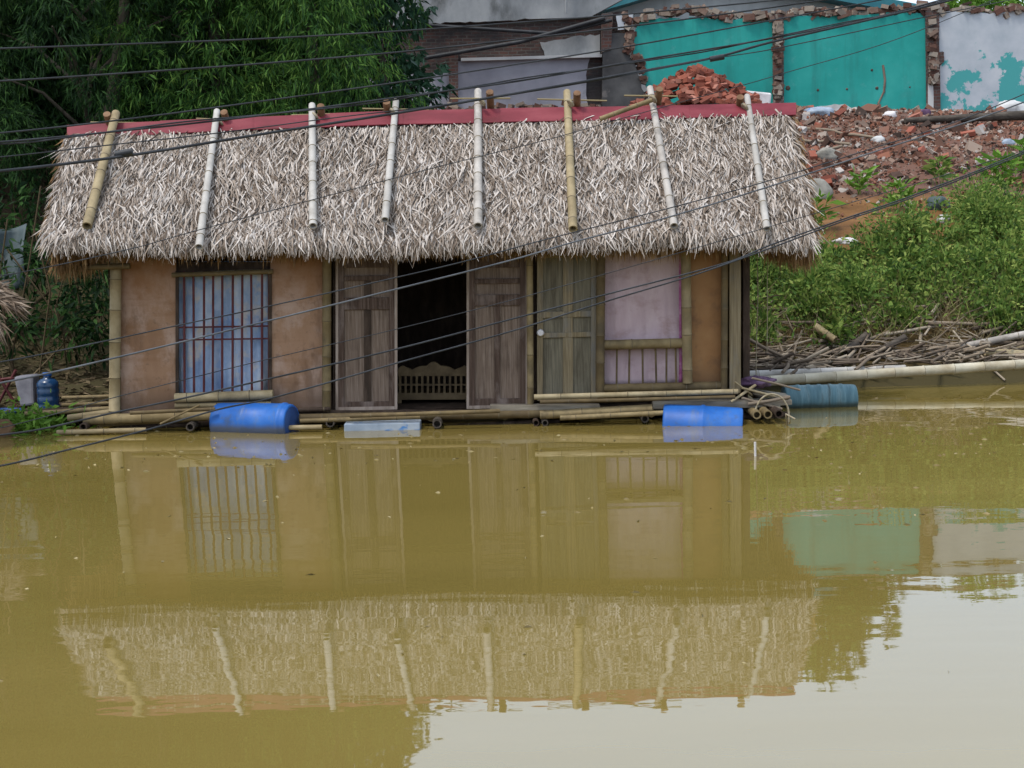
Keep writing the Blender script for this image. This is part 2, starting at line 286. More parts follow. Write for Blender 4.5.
m_leaf_mid = M('mid_leaf', [(.008,.026,.009),(.026,.075,.016),(.065,.15,.028),(.15,.25,.048)], .8, rough=.55, bump=0, island=.55, lo=.2, hi=.85, trans=.28, spec=.1)
m_leaf_broad = M('broad_leaf', [(.012,.034,.02),(.025,.065,.035),(.045,.10,.05)], .8, rough=.45, bump=0, island=.6, lo=.15, hi=.85, trans=.2, spec=.1)
m_weed = M('weed_leaf', [(.03,.06,.018),(.08,.15,.028),(.165,.24,.05),(.28,.32,.085)], 1.5, rough=.6, bump=0, island=.5, lo=.22, hi=.8, trans=.3, spec=.1)
m_bright = M('bright_leaf', [(.07,.15,.02),(.12,.24,.03),(.18,.32,.05)], 1, rough=.5, bump=0, island=.6, lo=.1, hi=.9, trans=.35)
m_dead = M('dead_leaf', [(.05,.035,.02),(.10,.075,.04),(.17,.13,.075)], 1, rough=.8, bump=0, island=.7, lo=.1, hi=.9)
m_straw = M('straw', [(.12,.09,.045),(.22,.175,.09),(.32,.27,.16)], 1, rough=.8, bump=0, island=.7, lo=.1, hi=.9)
m_bark = M('bark', [(.03,.024,.018),(.06,.05,.038),(.10,.085,.065)], 3, (3,3,.6), rough=.95, bump=.6)
m_tarp = M('grey_tarp', [(.035,.05,.055),(.06,.08,.085),(.09,.11,.115)], 2, rough=.6, bump=.2)

# water: muddy body under a rippled mirror-like skin
m_water = bpy.data.materials.new('muddy_water'); m_water.use_nodes = True
t = m_water.node_tree; N = t.nodes; b = N['Principled BSDF']
b.inputs['Base Color'].default_value = (.172,.124,.021,1); b.inputs['Roughness'].default_value = .02; b.inputs['IOR'].default_value = 2.2
tc = N.new('ShaderNodeTexCoord'); hsum = None
for sc_, st, amp in ((1.0, (.35,1.3,1), .0030), (5.0, (.6,1.2,1), .00062), (.25, (.5,1.5,1), .006)):
    mp = N.new('ShaderNodeMapping'); mp.inputs['Scale'].default_value = st; nz = N.new('ShaderNodeTexNoise'); nz.inputs['Scale'].default_value = sc_; nz.inputs['Detail'].default_value = 2
    mu = N.new('ShaderNodeMath'); mu.operation = 'MULTIPLY'; mu.inputs[1].default_value = amp
    t.links.new(tc.outputs['Object'], mp.inputs[0]); t.links.new(mp.outputs[0], nz.inputs['Vector']); t.links.new(nz.outputs['Fac'], mu.inputs[0])
    if hsum is None: hsum = mu.outputs[0]
    else:
        ad = N.new('ShaderNodeMath'); t.links.new(hsum, ad.inputs[0]); t.links.new(mu.outputs[0], ad.inputs[1]); hsum = ad.outputs[0]
mp = N.new('ShaderNodeMapping'); mp.inputs['Scale'].default_value = (.16,.6,1); nz = N.new('ShaderNodeTexNoise'); nz.inputs['Scale'].default_value = 1; nz.inputs['Detail'].default_value = 3
mr = N.new('ShaderNodeMapRange'); mr.inputs[1].default_value = .38; mr.inputs[2].default_value = .66; mr.inputs[3].default_value = .55; mr.inputs[4].default_value = 1.25; mu = N.new('ShaderNodeMath'); mu.operation = 'MULTIPLY'
t.links.new(tc.outputs['Object'], mp.inputs[0]); t.links.new(mp.outputs[0], nz.inputs['Vector']); t.links.new(nz.outputs['Fac'], mr.inputs[0]); t.links.new(mr.outputs[0], mu.inputs[0]); t.links.new(hsum, mu.inputs[1]); hsum = mu.outputs[0]
nz = N.new('ShaderNodeTexNoise'); nz.inputs['Scale'].default_value = .35; nz.inputs['Detail'].default_value = 5; rw = N.new('ShaderNodeValToRGB'); rw.color_ramp.elements[0].position = .35; rw.color_ramp.elements[1].position = .7
rw.color_ramp.elements[0].color = (.140,.104,.025,1); rw.color_ramp.elements[1].color = (.195,.145,.042,1); t.links.new(mp.outputs[0], nz.inputs['Vector']); t.links.new(nz.outputs['Fac'], rw.inputs[0]); t.links.new(rw.outputs[0], b.inputs['Base Color'])
bp = N.new('ShaderNodeBump'); bp.inputs['Strength'].default_value = 1; bp.inputs['Distance'].default_value = 1.
t.links.new(hsum, bp.inputs['Height']); t.links.new(bp.outputs[0], b.inputs['Normal'])

# ------------------------------------------------------------------ terrain and water
def lerp_tab(x, xs, ys): return np.interp(x, xs, ys)
def shore(x): return np.interp(x, [-30,-9,-5.5,-4.5,2.5,3.2,9,30], [18.8,18.8,19.4,21.0,21.1,21.25,21.75,21.9])
def H0(x, y):
    tt = y - shore(x)
    right = np.interp(tt, [-6,-2,0,.3,.9,1.7,3.8,5.9,8.2,11,13.8,20,60,400], [-1.6,-.8,0,.14,.28,.72,1.75,2.42,2.98,3.75,4.5,4.7,6,8])
    left = np.interp(tt, [-6,-2,0,.3,2.2,4,7,12,20,60,400], [-1.6,-.8,0,.12,.3,.9,2.4,4.2,5.2,6,8])
    w = np.clip((x+5)/3.5, 0, 1); return left*(1-w) + right*w
def Hn(x, y):
    return (np.sin(x*1.3+y*.7)*np.cos(y*1.1-x*.4)*.07 + np.sin(x*3.1-y*2.3+1)*np.sin(y*2.9+x*.8)*.04 + np.sin(x*.45+2)*np.sin(y*.5)*.1)*np.clip((y-shore(x))/1.5, 0, 1)*np.where(y < 60, 1, 0)
def HT(x, y): return H0(x, y) + Hn(x, y)
xs = np.concatenate([np.linspace(-160,-16,25), np.arange(-15.6,18.01,.24), np.linspace(19,160,25)])
ys = np.concatenate([np.arange(13.,32,.2), np.arange(32,47,.4), np.linspace(48,320,40)])
XX, YY = np.meshgrid(xs, ys); ZZ = HT(XX, YY) + rng.normal(0,.012,XX.shape)*((YY > shore(XX))&(YY < 60))
nx = len(xs); idx = np.arange((len(ys)-1)*nx).reshape(-1,nx)[:,:-1].ravel()
me = np_mesh('terrain', np.stack([XX.ravel(),YY.ravel(),ZZ.ravel()],1), np.stack([idx,idx+1,idx+nx+1,idx+nx],1), True)
tag(link('terrain', me, m_soil, None, (0,0,0)), 'brown earth bank rising from the water', 'ground', kind='structure')
wb = MB().add([(-160,-60,0),(160,-60,0),(160,24,0),(-160,24,0)], [(0,1,2,3)])
tag(build(wb, 'water', m_water, base=(0,0,0)), 'still muddy yellow brown pond water', 'water', kind='structure')

# ------------------------------------------------------------------ the floating house
YF = 18.0; DY = .60                      # the house front's nominal depth, and how much farther out the whole house floats
_at = at
def at(px, py, Y): return _at(px, py, Y+DY)
house = root('floating_house', (-1, 18.6, 0), 'thatched floating house of plywood and old doors on a bamboo raft', 'house')
EL, ER = at(47, 238, 17.5), at(813, 230, 17.5)
RL, RR = at(71, 133, 19.05), at(788, 110, 19.05)
BL, BR = EL + Vector((0, 3.1, 0)), ER + Vector((0, 3.1, 0))
def thatch_slope(E0, E1, R0, R1, n, rows, seed, back=False):
    g = np.random.default_rng(seed)
    E0, E1, R0, R1 = [np.array(v) for v in (E0, E1, R0, R1)]
    u = g.random(n); row = np.floor(g.random(n)*rows); v = (row + .5 + g.normal(0,.25,n))/rows
    v = np.clip(v*1.0, .0, 1.02)
    fr = n//6; v[:fr] = g.uniform(.93, 1.02, fr)              # dense eave fringe
    u = .008 + .984*u; u[fr:fr+n//40] = g.choice([0.008,.992], n//40) + g.normal(0,.003,n//40)
    top = R0[None]*(1-u[:,None]) + R1[None]*u[:,None]; bot = E0[None]*(1-u[:,None]) + E1[None]*u[:,None]
    P = top*(1-v[:,None]) + bot*v[:,None]
    vd = unit(bot-top); ud = unit((E1-E0)[None])[0]; nd = np.cross(vd, ud[None]); nd = unit(nd*np.sign(nd[:,2:3]))
    sag = .035*np.sin(u*9+1)+.03*np.sin(u*23+v*7)
    P = P + nd*(sag[:,None]*v[:,None])
    sw = .12*np.sin(u*31+v*5+seed)*np.sin(v*9+u*13) + .10*np.sin(u*71-v*17)
    a = sw + g.normal(0,.155,n) + np.where(g.random(n) < .05, g.normal(0,.4,n), 0); edge = np.where(u < .015, -.22, np.where(u > .985, .22, 0)); a = np.where(edge != 0, g.normal(0,.10,n) + .35*edge*g.random(n), a); a = np.where((u < .05) & (a < -.1) | (u > .95) & (a > .1), a*.3, a)
    d = vd*np.cos(a)[:,None] + ud[None]*np.sin(a)[:,None]
    L = g.uniform(.18,.46,n); L[:fr] = g.uniform(.18,.36,fr); w = g.uniform(.008,.021,n)
    lift = g.uniform(-.015,.05,n); base_h = g.uniform(.0,.045,n)
    down = np.zeros((n,3)); down[:,2] = -1
    hang = np.where(v > .9, g.uniform(.25,.9,n), g.uniform(0,.12,n))[:,None]
    d2 = unit(d*(1-hang) + down*hang)
    curl = g.normal(0,.05,n)[:,None]
    bend = g.normal(0,.035,n)[:,None]; Lc = L[:,None]
    P0 = P + nd*base_h[:,None]; P1 = P0 + d*Lc*.36 + nd*(lift*.8+.022)[:,None] + ud[None]*bend*.5
    dm = unit(d + d2); P2 = P1 + dm*Lc*.34 + nd*(lift*.35)[:,None] + ud[None]*(bend*.9+curl*.3); P3 = P2 + d2*Lc*.30 + nd*(lift*g.uniform(-1.,.5,n))[:,None] + ud[None]*(bend*.6+curl*.7)
    tw = g.normal(0,.5,n)[:,None]; side = np.cross(d, nd); side = unit(side*np.cos(tw) + nd*np.sin(tw)); sd2 = unit(side + nd*g.normal(0,.45,n)[:,None])
    w = w[:,None]
    V = np.stack([P0-side*w*.4, P0+side*w*.4, P1-side*w*.55, P1+side*w*.55, P2-sd2*w*.45, P2+sd2*w*.45, P3-sd2*w*.13, P3+sd2*w*.13], 1).reshape(-1,3)
    k = np.arange(n)*8
    Fq = np.concatenate([np.stack([k+q,k+q+1,k+q+3,k+q+2],1) for q in (0,2,4)])
    return V, Fq
vf = thatch_slope(EL, ER, RL, RR, 58000, 11, 3); vb = thatch_slope(BL, BR, RL, RR, 6000, 9, 5)
roof = link('thatch_roof', np_mesh('thatch_roof', *join([vf, vb])), m_thatch, house)
# bed under the leaves
bed = MB(); dn = Vector((0,.06,-.17)); db = Vector((0,-.06,-.17)); lo = Vector((0,0,-.02))
bed.hexa([RL+lo, RR+lo, ER+lo, EL+lo], [RL+Vector((0,0,-.2)), RR+Vector((0,0,-.2)), ER+dn, EL+dn])
bed.hexa([BL+lo, BR+lo, RR+lo+Vector((0,.003,0)), RL+lo+Vector((0,.003,0))], [BL+db, BR+db, RR+Vector((0,.003,-.2)), RL+Vector((0,.003,-.2))])
build(bed, 'roof_bed', m_under, house)
# old brown thatch showing at the lower corners of both gables and under the eave
def fringe(p0, p1, n, Lr, seed, out):
    g = np.random.default_rng(seed); p0 = np.array(p0); p1 = np.array(p1); u = g.random(n)[:,None]
    P = p0*(1-u)+p1*u + g.normal(0,.03,(n,3)); D = unit(np.array(out)[None] + g.normal(0,.22,(n,3)))
    return leaves_geo(P, D, g.uniform(*Lr, n), g.uniform(.012,.03,n))
fr = [fringe(EL+Vector((.05,.1,-.12)), ER+Vector((-.05,.1,-.12)), 2600, (.08,.2), 1, (0,-.15,-1)),
      fringe(EL+Vector((.08,.15,-.1)), EL+Vector((.45,.35,-.02)), 600, (.22,.44), 2, (-.1,0,-1)), fringe(EL+Vector((.1,.1,-.05)), BL+Vector((.1,0,-.05)), 700, (.2,.4), 12, (-.2,0,-1)),
      fringe(ER+Vector((-.45,.3,-.05)), ER+Vector((-.05,.1,-.1)), 560, (.2,.4), 4, (.12,0,-1)), fringe(ER+Vector((-.1,.1,-.05)), BR+Vector((-.1,0,-.05)), 700, (.2,.4), 13, (.2,0,-1)),
      fringe(RL, EL, 500, (.10,.22), 6, (-.25,-.4,-.8)), fringe(RR, ER, 500, (.10,.22), 7, (.25,-.4,-.8))]
link('thatch_fringe', np_mesh('thatch_fringe', *join(fr)), m_thatch_old, house)
# red metal ridge cap: folded sheet, a few lengths lapped
cap = MB()
tops = [(67,125),(160,121),(250,117),(330,113.5),(400,110.5),(500,108.5),(580,107),(690,105),(793,103)]
bots = [(67,139),(160,134),(250,129.5),(330,126.5),(400,124),(500,122),(580,120.5),(690,118),(793,115)]
for i in range(8):
    o = Vector((0, -.004*(i % 2), .004*(i % 2)))
    a, b2 = at(*tops[i], 19.04)+o, at(tops[i+1][0]+3, tops[i+1][1], 19.04)+o; c, d = at(bots[i+1][0]+3, bots[i+1][1], 18.86)+o, at(*bots[i], 18.86)+o
    th = Vector((0,.008,-.012)); cap.hexa([a,b2,c,d], [a+th,b2+th,c+th,d+th])
    bk = Vector((0,.30,-.2)); cap.hexa([a+bk,b2+bk,b2,a], [a+bk+Vector((0,0,-.015)),b2+bk+Vector((0,0,-.015)),b2+Vector((0,0,-.015)),a+Vector((0,0,-.015))])
build(cap, 'ridge_cap', m_red, house)
# bamboo poles weighing the thatch down: a front pole, and the rear pole that crosses it
sn = (RL-EL).cross(ER-EL).normalized(); sn = sn if sn.z > 0 else -sn
p0 = EL + sn*.20
poles = [((116,113),(87,226),5.0,m_bam_tan,-8),((217,111),(199,247),4.0,m_bam_white,8),((312,105),(313,226),4.2,m_bam_white,9),((396,101),(385,220),4.0,m_bam_white,-9),
         ((478,91),(478,226),4.6,m_bam_grey,12),((567,92),(573,229),4.6,m_bam_tan,10),((650,88),(674,226),4.1,m_bam_grey,9),((747,96),(767,229),3.7,m_bam_white,-7)]
for (tp, bt, rpx, m, off) in poles:
    a, b2 = on_plane(*tp, p0, sn), on_plane(*bt, p0, sn); r = rpx*15.8/F
    pole = build(MB().tube([a, b2], r, 12, .36, True, r*1.12), 'roof_pole', m, house)
    q = at(tp[0]+off, tp[1]+5, 18.98); e = q + Vector((random.uniform(-.1,.1), 1.5, -1.35)); q2 = q + (q-e).normalized()*.07
    build(MB().tube([q2, e], .047, 10, 0, False), 'rear_pole', m_peg, house)
    k = at(tp[0]+off*.3, tp[1]+13, 19.12); k.z += .05
    build(MB().tube([k+Vector((-.28-random.random()*.2,.0,random.uniform(-.02,.03))), k+Vector((.3+random.random()*.2,.02,random.uniform(-.02,.03)))], .011, 6), 'ridge_stick', m_straw, house)
    build(MB().lathe(at(tp[0]+off*.35, tp[1]+11, 18.95), (.5,.2,.4), [(-.015,.05),(-.01,.06),(.01,.06),(.015,.05)], 10), 'lashing', m_rope, house)
fl = MB(); a, b2 = at(600, 119, 18.72), at(652, 100, 18.8); build(fl.tube([a, b2], .03, 7, .3, True), 'ridge_stick', m_bam_old, house)

# ---- front wall, left to right
def part(name, m, *rects, Y=YF, d=.03, bevel=0, parent=house):
    mb = MB()
    for q in rects: mb.px(*q[:4], Y, d, *(q[4:] or (0,0)))
    return build(mb, name, m, parent, bevel)
def post(x0, y0, x1, y1, rpx, m, Y=17.9, bam=.38, name='post'):
    return build(MB().tube([at(x0,y0,Y), at(x1,y1,Y)], rpx*Y/F, 12, bam, False), name, m, house)
part('wall_panel', m_ply, (121,238,176,417.5,0,-1.5), d=.018); part('wall_panel', m_ply, (270.5,238,324,412,0,-2), d=.018)
tag(part('wall_panel', m_ply_dark, (690,238,723,386,0,-1), Y=18.02, d=.018), 'narrow brown plywood panel beside the lilac curtain')
post(116,238,114.5,417,6.0,m_bam_tan); post(327,238,326.5,411,4.6,m_bam_old); post(529.5,240,530.5,405,3.4,m_bam_old); post(601,236,600,392,4.6,m_bam_old)
post(685.5,236,687.5,383,5.2,m_bam_tan); post(725,236,724,390,3.6,m_bam_old)
part('post', m_wood_green, (729.5,236,741,394,0,-1), Y=17.88, d=.07, bevel=.006); part('post', m_wood_dark, (743,236,750,392), Y=17.95, d=.07, bevel=.006)
part('post', m_wood_dark, (333,238,336.5,409), Y=18.04, d=.05); part('post', m_wood_dark, (531.5,238,536.5,402), Y=18.06, d=.05)  # dark strips standing in for the shaded gaps beside the doors, no real posts
# first window: bamboo lintel and sill, dark red bars
win = build(MB().px(175.5,271,178.5,397,17.975,.03).px(268.5,270,271.5,394,17.975,.03).px(178.5,271,268.5,273.5,17.978,.024).px(178.5,393.5,268.5,396,17.978,.024), 'window', m_wood_dark, house)
build(MB().tube([at(172,275,17.93), at(273,271.5,17.93)], .030, 10, .4), 'lintel', m_bam_old, win)
build(MB().tube([at(175,398,17.92), at(273,394.5,17.92)], .058, 12, .4), 'sill', m_bam_tan, win); build(MB().tube([at(175,406,17.92), at(271,404,17.92)], .034, 10, .4), 'sill', m_bam_tan, win)
gr = MB()
for x in (184.5,194,203.5,213,222.5,232.5,242,251.5,261.5): gr.tube([at(x+random.uniform(-.6,.6),271,17.985), at(x+random.uniform(-.6,.6),395,17.985)], .0145, 6)
for y in (327.5, 340): gr.tube([at(176,y,18.005), at(270,y-1.5,18.005)], .011, 6)
for x in (177.5,269): gr.tube([at(x,271,18.0), at(x,396,18.0)], .014, 6)
build(gr, 'window_grille', m_bar, win)
part('wall_board', m_wood_dark, (172,262,274,272,0,-3), Y=18.06, d=.02); part('wall_board', m_plank, (175,399,271,415,0,-2), Y=18.03, d=.02)
# second window: bamboo rails and thin rods
win2 = build(MB().tube([at(604,345,17.94), at(684,343,17.94)], .060, 12, .42), 'window_rail', m_bam_old, house)
build(MB().tube([at(602,388.5,17.93), at(722,385.5,17.93)], .052, 12, .42), 'window_sill', m_bam_old, house)
rods = MB()
for x in (617,629.5,642.5,655.5,666.5,675.5): rods.tube([at(x,347,17.97), at(x+random.uniform(-1,1),386,17.97)], .012, 6)
build(rods, 'rods', m_bam_old, win2)
# doors
def door(x0, x1, y0, y1, m, mp, rails, mun, edges, slope=-1., mm=None):
    fr_ = MB(); Y = 17.95; w = 6
    fr_.px(x0,y0,x0+w,y1,Y,.04).px(x1-w,y0,x1,y1+slope,Y,.04)
    for (a, b2) in rails: fr_.px(x0+w,a,x1-w,b2,Y+.003,.040,slope*.6,slope*.6)
    o = build(fr_, 'door', m, house, .006)
    for (a, b2, c, d) in mun: build(MB().px(a,c,b2,d,Y+.010,.03), 'door_stile', mm or m, o, .004)
    build(MB().px(x0+2,y0,x1-2,y1-2,Y+.034,.012,0,slope), 'door_panel', mp, o)
    if edges: build(MB().px(x0-2.4,y0,x0+.2,y1,Y-.004,.05,0,0).px(x1-.4,y0,x1+2.2,y1+slope,Y-.004,.05).px(x0+.2,y1-3.2,x1-.4,y1,Y-.007,.012,slope,slope), 'door_edge', m_wood_pale, o)
    return o
d1 = door(338,395,240,410.5,m_wood,m_wood_panel,[(240,268),(276,281),(298,310),(402,410.5)],[(364,371,310,402),(364,371,281,298)],True,mm=m_wood_dark)
d2 = door(469,526,240,409,m_wood,m_wood_panel,[(240,268),(279,284),(295,306),(399,409)],[(494.5,500,306,399)],True)
d3 = door(537,597,240,401,m_wood_green,m_wood_green2,[(240,258),(312,318),(333,338),(396,401)],[(563,573,240,400)],False,-2.)
build(MB().lathe(at(540.5,333,17.93), (0,-1,0), [(-.02,.03),(0,.045),(.012,.03)], 12), 'lock', m_white, d3)
part('door_sill', m_wood_dark, (329,410.5,533,414,0,-4.5), Y=17.9, d=.12, bevel=.004)
part('wall_board', m_wood_dark, (395,238,470,258), Y=18.07, d=.02)
# floor, inner walls, gables
fz = at(430,409,18).z
XL, XR = at(112,380,18).x, at(749,380,18).x
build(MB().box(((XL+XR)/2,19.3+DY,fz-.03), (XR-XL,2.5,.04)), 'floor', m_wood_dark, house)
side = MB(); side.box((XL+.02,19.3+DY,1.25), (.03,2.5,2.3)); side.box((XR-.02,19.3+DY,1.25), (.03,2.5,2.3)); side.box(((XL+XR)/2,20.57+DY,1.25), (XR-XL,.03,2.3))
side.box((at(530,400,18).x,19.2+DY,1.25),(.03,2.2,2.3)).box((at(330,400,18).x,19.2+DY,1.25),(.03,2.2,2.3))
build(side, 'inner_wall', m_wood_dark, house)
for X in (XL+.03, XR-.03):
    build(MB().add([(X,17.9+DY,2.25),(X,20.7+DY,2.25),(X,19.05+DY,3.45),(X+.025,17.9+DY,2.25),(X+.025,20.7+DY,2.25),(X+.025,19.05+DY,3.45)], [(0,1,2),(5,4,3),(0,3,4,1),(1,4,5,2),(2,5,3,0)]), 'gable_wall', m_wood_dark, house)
# eave beams and rafters
bm_ = MB().tube([at(60,268,17.75), at(130,266,17.75)], .035, 8, .4).tube([at(105,262,17.85)+Vector((0,0,.12)), at(760,248,17.85)+Vector((0,0,.1))], .05, 8, .4)
build(bm_, 'eave_beam', m_bam_old, house)
# raft: bamboo and timber under the floor
def raft(name, m, x0, y0, x1, y1, rpx, Y=17.8, hollow=True, bam=.4, n=12): return build(MB().tube([at(x0,y0,Y), at(x1,y1,Y)], rpx*Y/F, n, bam, hollow), name, m, house)
raft('raft_pole', m_bam_old, 296,418,604,412.5,4.4); raft('raft_pole', m_bam_tan, 534,397,738,391.5,2.8,17.72); raft('raft_pole', m_bam_old, 540,415,652,408.5,4.5,17.65)
raft('raft_pole', m_bam_old, 84,420,272,413,5.2,17.75); raft('raft_pole', m_bam_tan, 57,432.5,146,430,2.7,17.6); raft('raft_pole', m_bam_tan, 68,418,112,412,3.4,17.95); raft('raft_pole', m_bam_tan, 276,428,322,427,2.6,17.5)
raft('raft_pole', m_bam_old, 62,398,118,396,2.0,18.9); raft('raft_pole', m_bam_old, 62,405,118,403,2.0,18.6)
raft('raft_pole', m_bam_old, 130,425,300,420,4,18.2); raft('raft_pole', m_bam_old, 300,424,640,414,4.5,18.3); raft('raft_pole', m_bam_old, 560,424,780,414,4.5,18.35)
for (x0_, y0_, x1_, y1_, r_, Y_, m__) in ((300,421,420,417,2.4,17.62,m_bam_old),(350,416,500,411,2.2,17.5,m_bam_old),(440,427,560,421,2.6,17.9,m_wood_dark),(560,418,700,411,2.6,17.55,m_bam_old),(690,420,790,414,3.0,17.9,m_wood_dark),(120,428,215,423,2.6,17.9,m_wood_dark),(100,424,190,419,3.2,17.85,m_bam_old),(540,402,735,397,2.0,17.6,m_bam_old),(600,427,665,424,3,17.9,m_wood_dark),(130,413,215,409,2,17.6,m_bam_old),(180,412.5,330,409,2.4,17.8,m_wood_dark)):
    raft('raft_pole', m__, x0_, y0_, x1_, y1_, r_, Y_)
part('raft_plank', m_plank, (490,405.5,600,412,0,-3), Y=17.78, d=.2, bevel=.004)
part('raft_plank', m_plank, (653,401,764,409.5,0,-2), Y=17.75, d=.15, bevel=.006); part('raft_plank', m_wood_dark, (100,415,330,419,0,-5), Y=18.0, d=.5)
part('raft_plank', m_wood_dark, (330,413,760,418,0,-8), Y=18.05, d=2.2)
for (x, y, rp, Ym) in ((83,427,4,17.6),(190,427,4.4,17.6),(330,423,4.6,17.6),(437,424,4.8,17.5),(536,423,3.4,17.6),(545,423,3.4,17.6),(645,419,4,17.6),(757,415,4.5,17.4),(768,414.5,4.5,17.4),(779,414,4.5,17.4)):
    a = at(x, y, Ym); build(MB().tube([a, a+Vector((random.uniform(-.05,.05),3.0,0))], rp*Ym/F, 12, .4, True), 'raft_float', random.choice([m_bam_old, m_wood_dark, m_log]), house)
for X in np.linspace(XL+.3, XR-.3, 9): build(MB().tube([(X,17.95+DY,fz-.1),(X,20.5+DY,fz-.1)], .05, 8, .4), 'floor_joist', m_bam_old, house)

# ---- curtains and the bench inside
def curtain(x0, x1, y0, y1, Y, amp, fold, m, label, seed):
    A, B, Cc, D = at(x0,y0,Y), at(x1,y0-1,Y), at(x1,y1-2,Y), at(x0,y1,Y)
    def fn(u, v):
        p = (A.lerp(B, u)).lerp(D.lerp(Cc, u), v)
        return p + Vector((0, amp*(math.sin(u*fold+seed+v*1.3)+.6*math.sin(u*fold*2.3+v*2)+.3*math.sin(u*fold*4.7-v*5))*(.35+.65*v) + .012*math.sin(v*9+u*4), 0))
    o = build(MB().grid(fn, 70, 26), 'curtain', m, None); s_ = o.modifiers.new('cloth', 'SOLIDIFY'); s_.thickness = .004
    return tag(o, label, 'curtain')
curtain(176,271,262,396,18.13,.05,11,m_cur_blue,'pale blue and white curtain behind dark red window bars',1)
curtain(604,681,238,385,18.06,.018,9,m_cur_pink,'stained lilac curtain in the window with a bamboo rail',2)
cm = curtain(679,685,238,385,18.03,.010,5,m_cur_mag,'narrow magenta printed cloth strip at the right edge of lilac curtain',3); cm.name = 'cloth_strip'; tag(cm, None, 'cloth')
bench = root('carved_bench', at(432,404,18.75), 'carved wooden bench with scalloped spindle back inside the open doorway', 'bench')
bk_ = MB(); Yb = 18.6
pts = []
for i in range(61):
    x = 398 + 71*i/60; u = i/60
    y = 370 - 2.2*abs(math.sin(u*math.pi*5)) - 6*math.exp(-((u-.5)/.16)**2) - 2.5*math.exp(-((u-.05)/.05)**2) - 2.5*math.exp(-((u-.95)/.05)**2)
    pts.append(at(x, y, Yb))
pts += [at(469,376,Yb), at(398,376,Yb)]
build(bk_.poly(pts, .05), 'bench_back', m_bench, bench)
sp = MB()
for i in range(13): sp.px(399+i*5.55,375,401.2+i*5.55,393,Yb+.01,.03)
sp.px(398,384,469,385.6,Yb+.012,.026); build(sp, 'spindles', m_bench, bench)
build(MB().px(397,393,470,400,Yb,.06,0,-.5), 'bench_rail', m_bench, bench, .004)
sz = at(430,397,Yb).z; bx0, bx1 = at(397,397,Yb).x, at(470,397,Yb).x
build(MB().box(((bx0+bx1)/2, Yb+DY+.33, sz+.02), (bx1-bx0,.55,.04)), 'seat', m_bench, bench, .004)
for X in (bx0+.03, bx1-.03):
    for Y in (Yb+DY+.03, Yb+DY+.56): build(MB().box((X,Y,(sz+fz)/2),(.05,.05,max(.06,sz-fz))), 'leg', m_bench, bench)

# ------------------------------------------------------------------ floats and odds and ends around the raft
def drum(name, ca, cb_, r, m, label, ribs=(.33,.67), capm=None):
    c0, c1 = Vector(ca), Vector(cb_); L = (c1-c0).length; ax = c1-c0
    rt = root(name, (c0+c1)/2, label, 'barrel')
    prof = [(0,r*.80),(.0,r*.93),(.012,r*.965),(.05,r*.985)]
    for q in ribs: prof += [(q*L-.03,r),(q*L-.012,r*1.045),(q*L+.012,r*1.045),(q*L+.03,r)]
    prof += [(L-.05,r*.985),(L-.012,r*.965),(L,r*.93),(L,r*.80)]
    build(MB().lathe(c0, ax, prof, 32), 'barrel_body', m, rt)
    for c, s_ in ((c0,-1),(c1,1)): build(MB().lathe(c, ax*s_, [(-.01,r*.86),(.003,r*.85),(.004,r*.3)], 32), 'barrel_end', capm or m_blue_cap, rt)
    return rt
def wz(px, py): # where a pixel meets the water
    d = ray(px, py); return CAM + d*(-CAM.z/d.z)
ca, cb2 = wz(213,431), wz(296,430); r = .24
drum('plastic_barrel', ca+Vector((.04,.14,.085)), cb2+Vector((-.03,-.10,.09)), r, m_blue, 'bright blue plastic barrel floating under the window with bars', (.42,.9))
ca, cb2 = wz(664,424.5), wz(743,424); drum('plastic_barrel', ca+Vector((0,.12,-.03)), cb2+Vector((0,.08,-.075)), .26, m_blue, 'bright blue barrel lying low in the water below the lilac curtain', (.5,))
ca, cb2 = wz(786,409), wz(858,407); drum('plastic_barrel', ca+Vector((0,.2,.09)), cb2+Vector((0,.2,.085)), .185, m_teal_drum, 'faded teal barrel with dark streaks beside the debris at the raft end', (.2,.35,.5,.65,.8), m_teal_drum)
fb = MB().px(344,424,420,437,17.5,.35,-1.5,-1); tag(build(fb, 'float_block', m_foam, None, .012), 'long pale float block with blue smudges under the left door', 'float')

# debris at the right end of the raft
def stick(name, a, b2, r, m, label, cat, bam=0., hollow=False, n=8, wob=0., group=None):
    return tag(build(MB().tube([a, b2], r, n, bam, hollow, None, wob), name, m), label, cat, group)
pl = MB().box(at(770,394,18.0), (.42,.3,.04), Matrix.Rotation(.15,3,'Y')); tag(build(pl, 'wood_offcut', m_plank, None, .004), 'short pale board lying on top of the debris at the raft end', 'board')
pl = MB().box(at(768,402,18.0), (.52,.35,.06), Matrix.Rotation(-.05,3,'Y')); tag(build(pl, 'wood_offcut', m_plank, None, .004), 'thicker grey board under the short board at the raft end', 'board')
stick('stick', at(731,402,17.7), at(757,384,17.85), .018, m_bam_tan, 'thin pale stick leaning up against the grey corner post', 'stick')
stick('stick', at(742,388,17.75), at(786,399,17.9), .014, m_bam_tan, 'thin stick lying across the debris heap beside purple rag', 'stick')
stick('stick', at(735,382,17.8), at(752,395,17.9), .012, m_bam_tan, 'short thin stick with its end against the dark corner post', 'stick')
stick('stick', at(160,424,17.3), at(200,405,17.5), .012, m_bam_old, 'crooked twig poking up at the raft edge left of blue barrel', 'stick', wob=.01)
cl = MB()
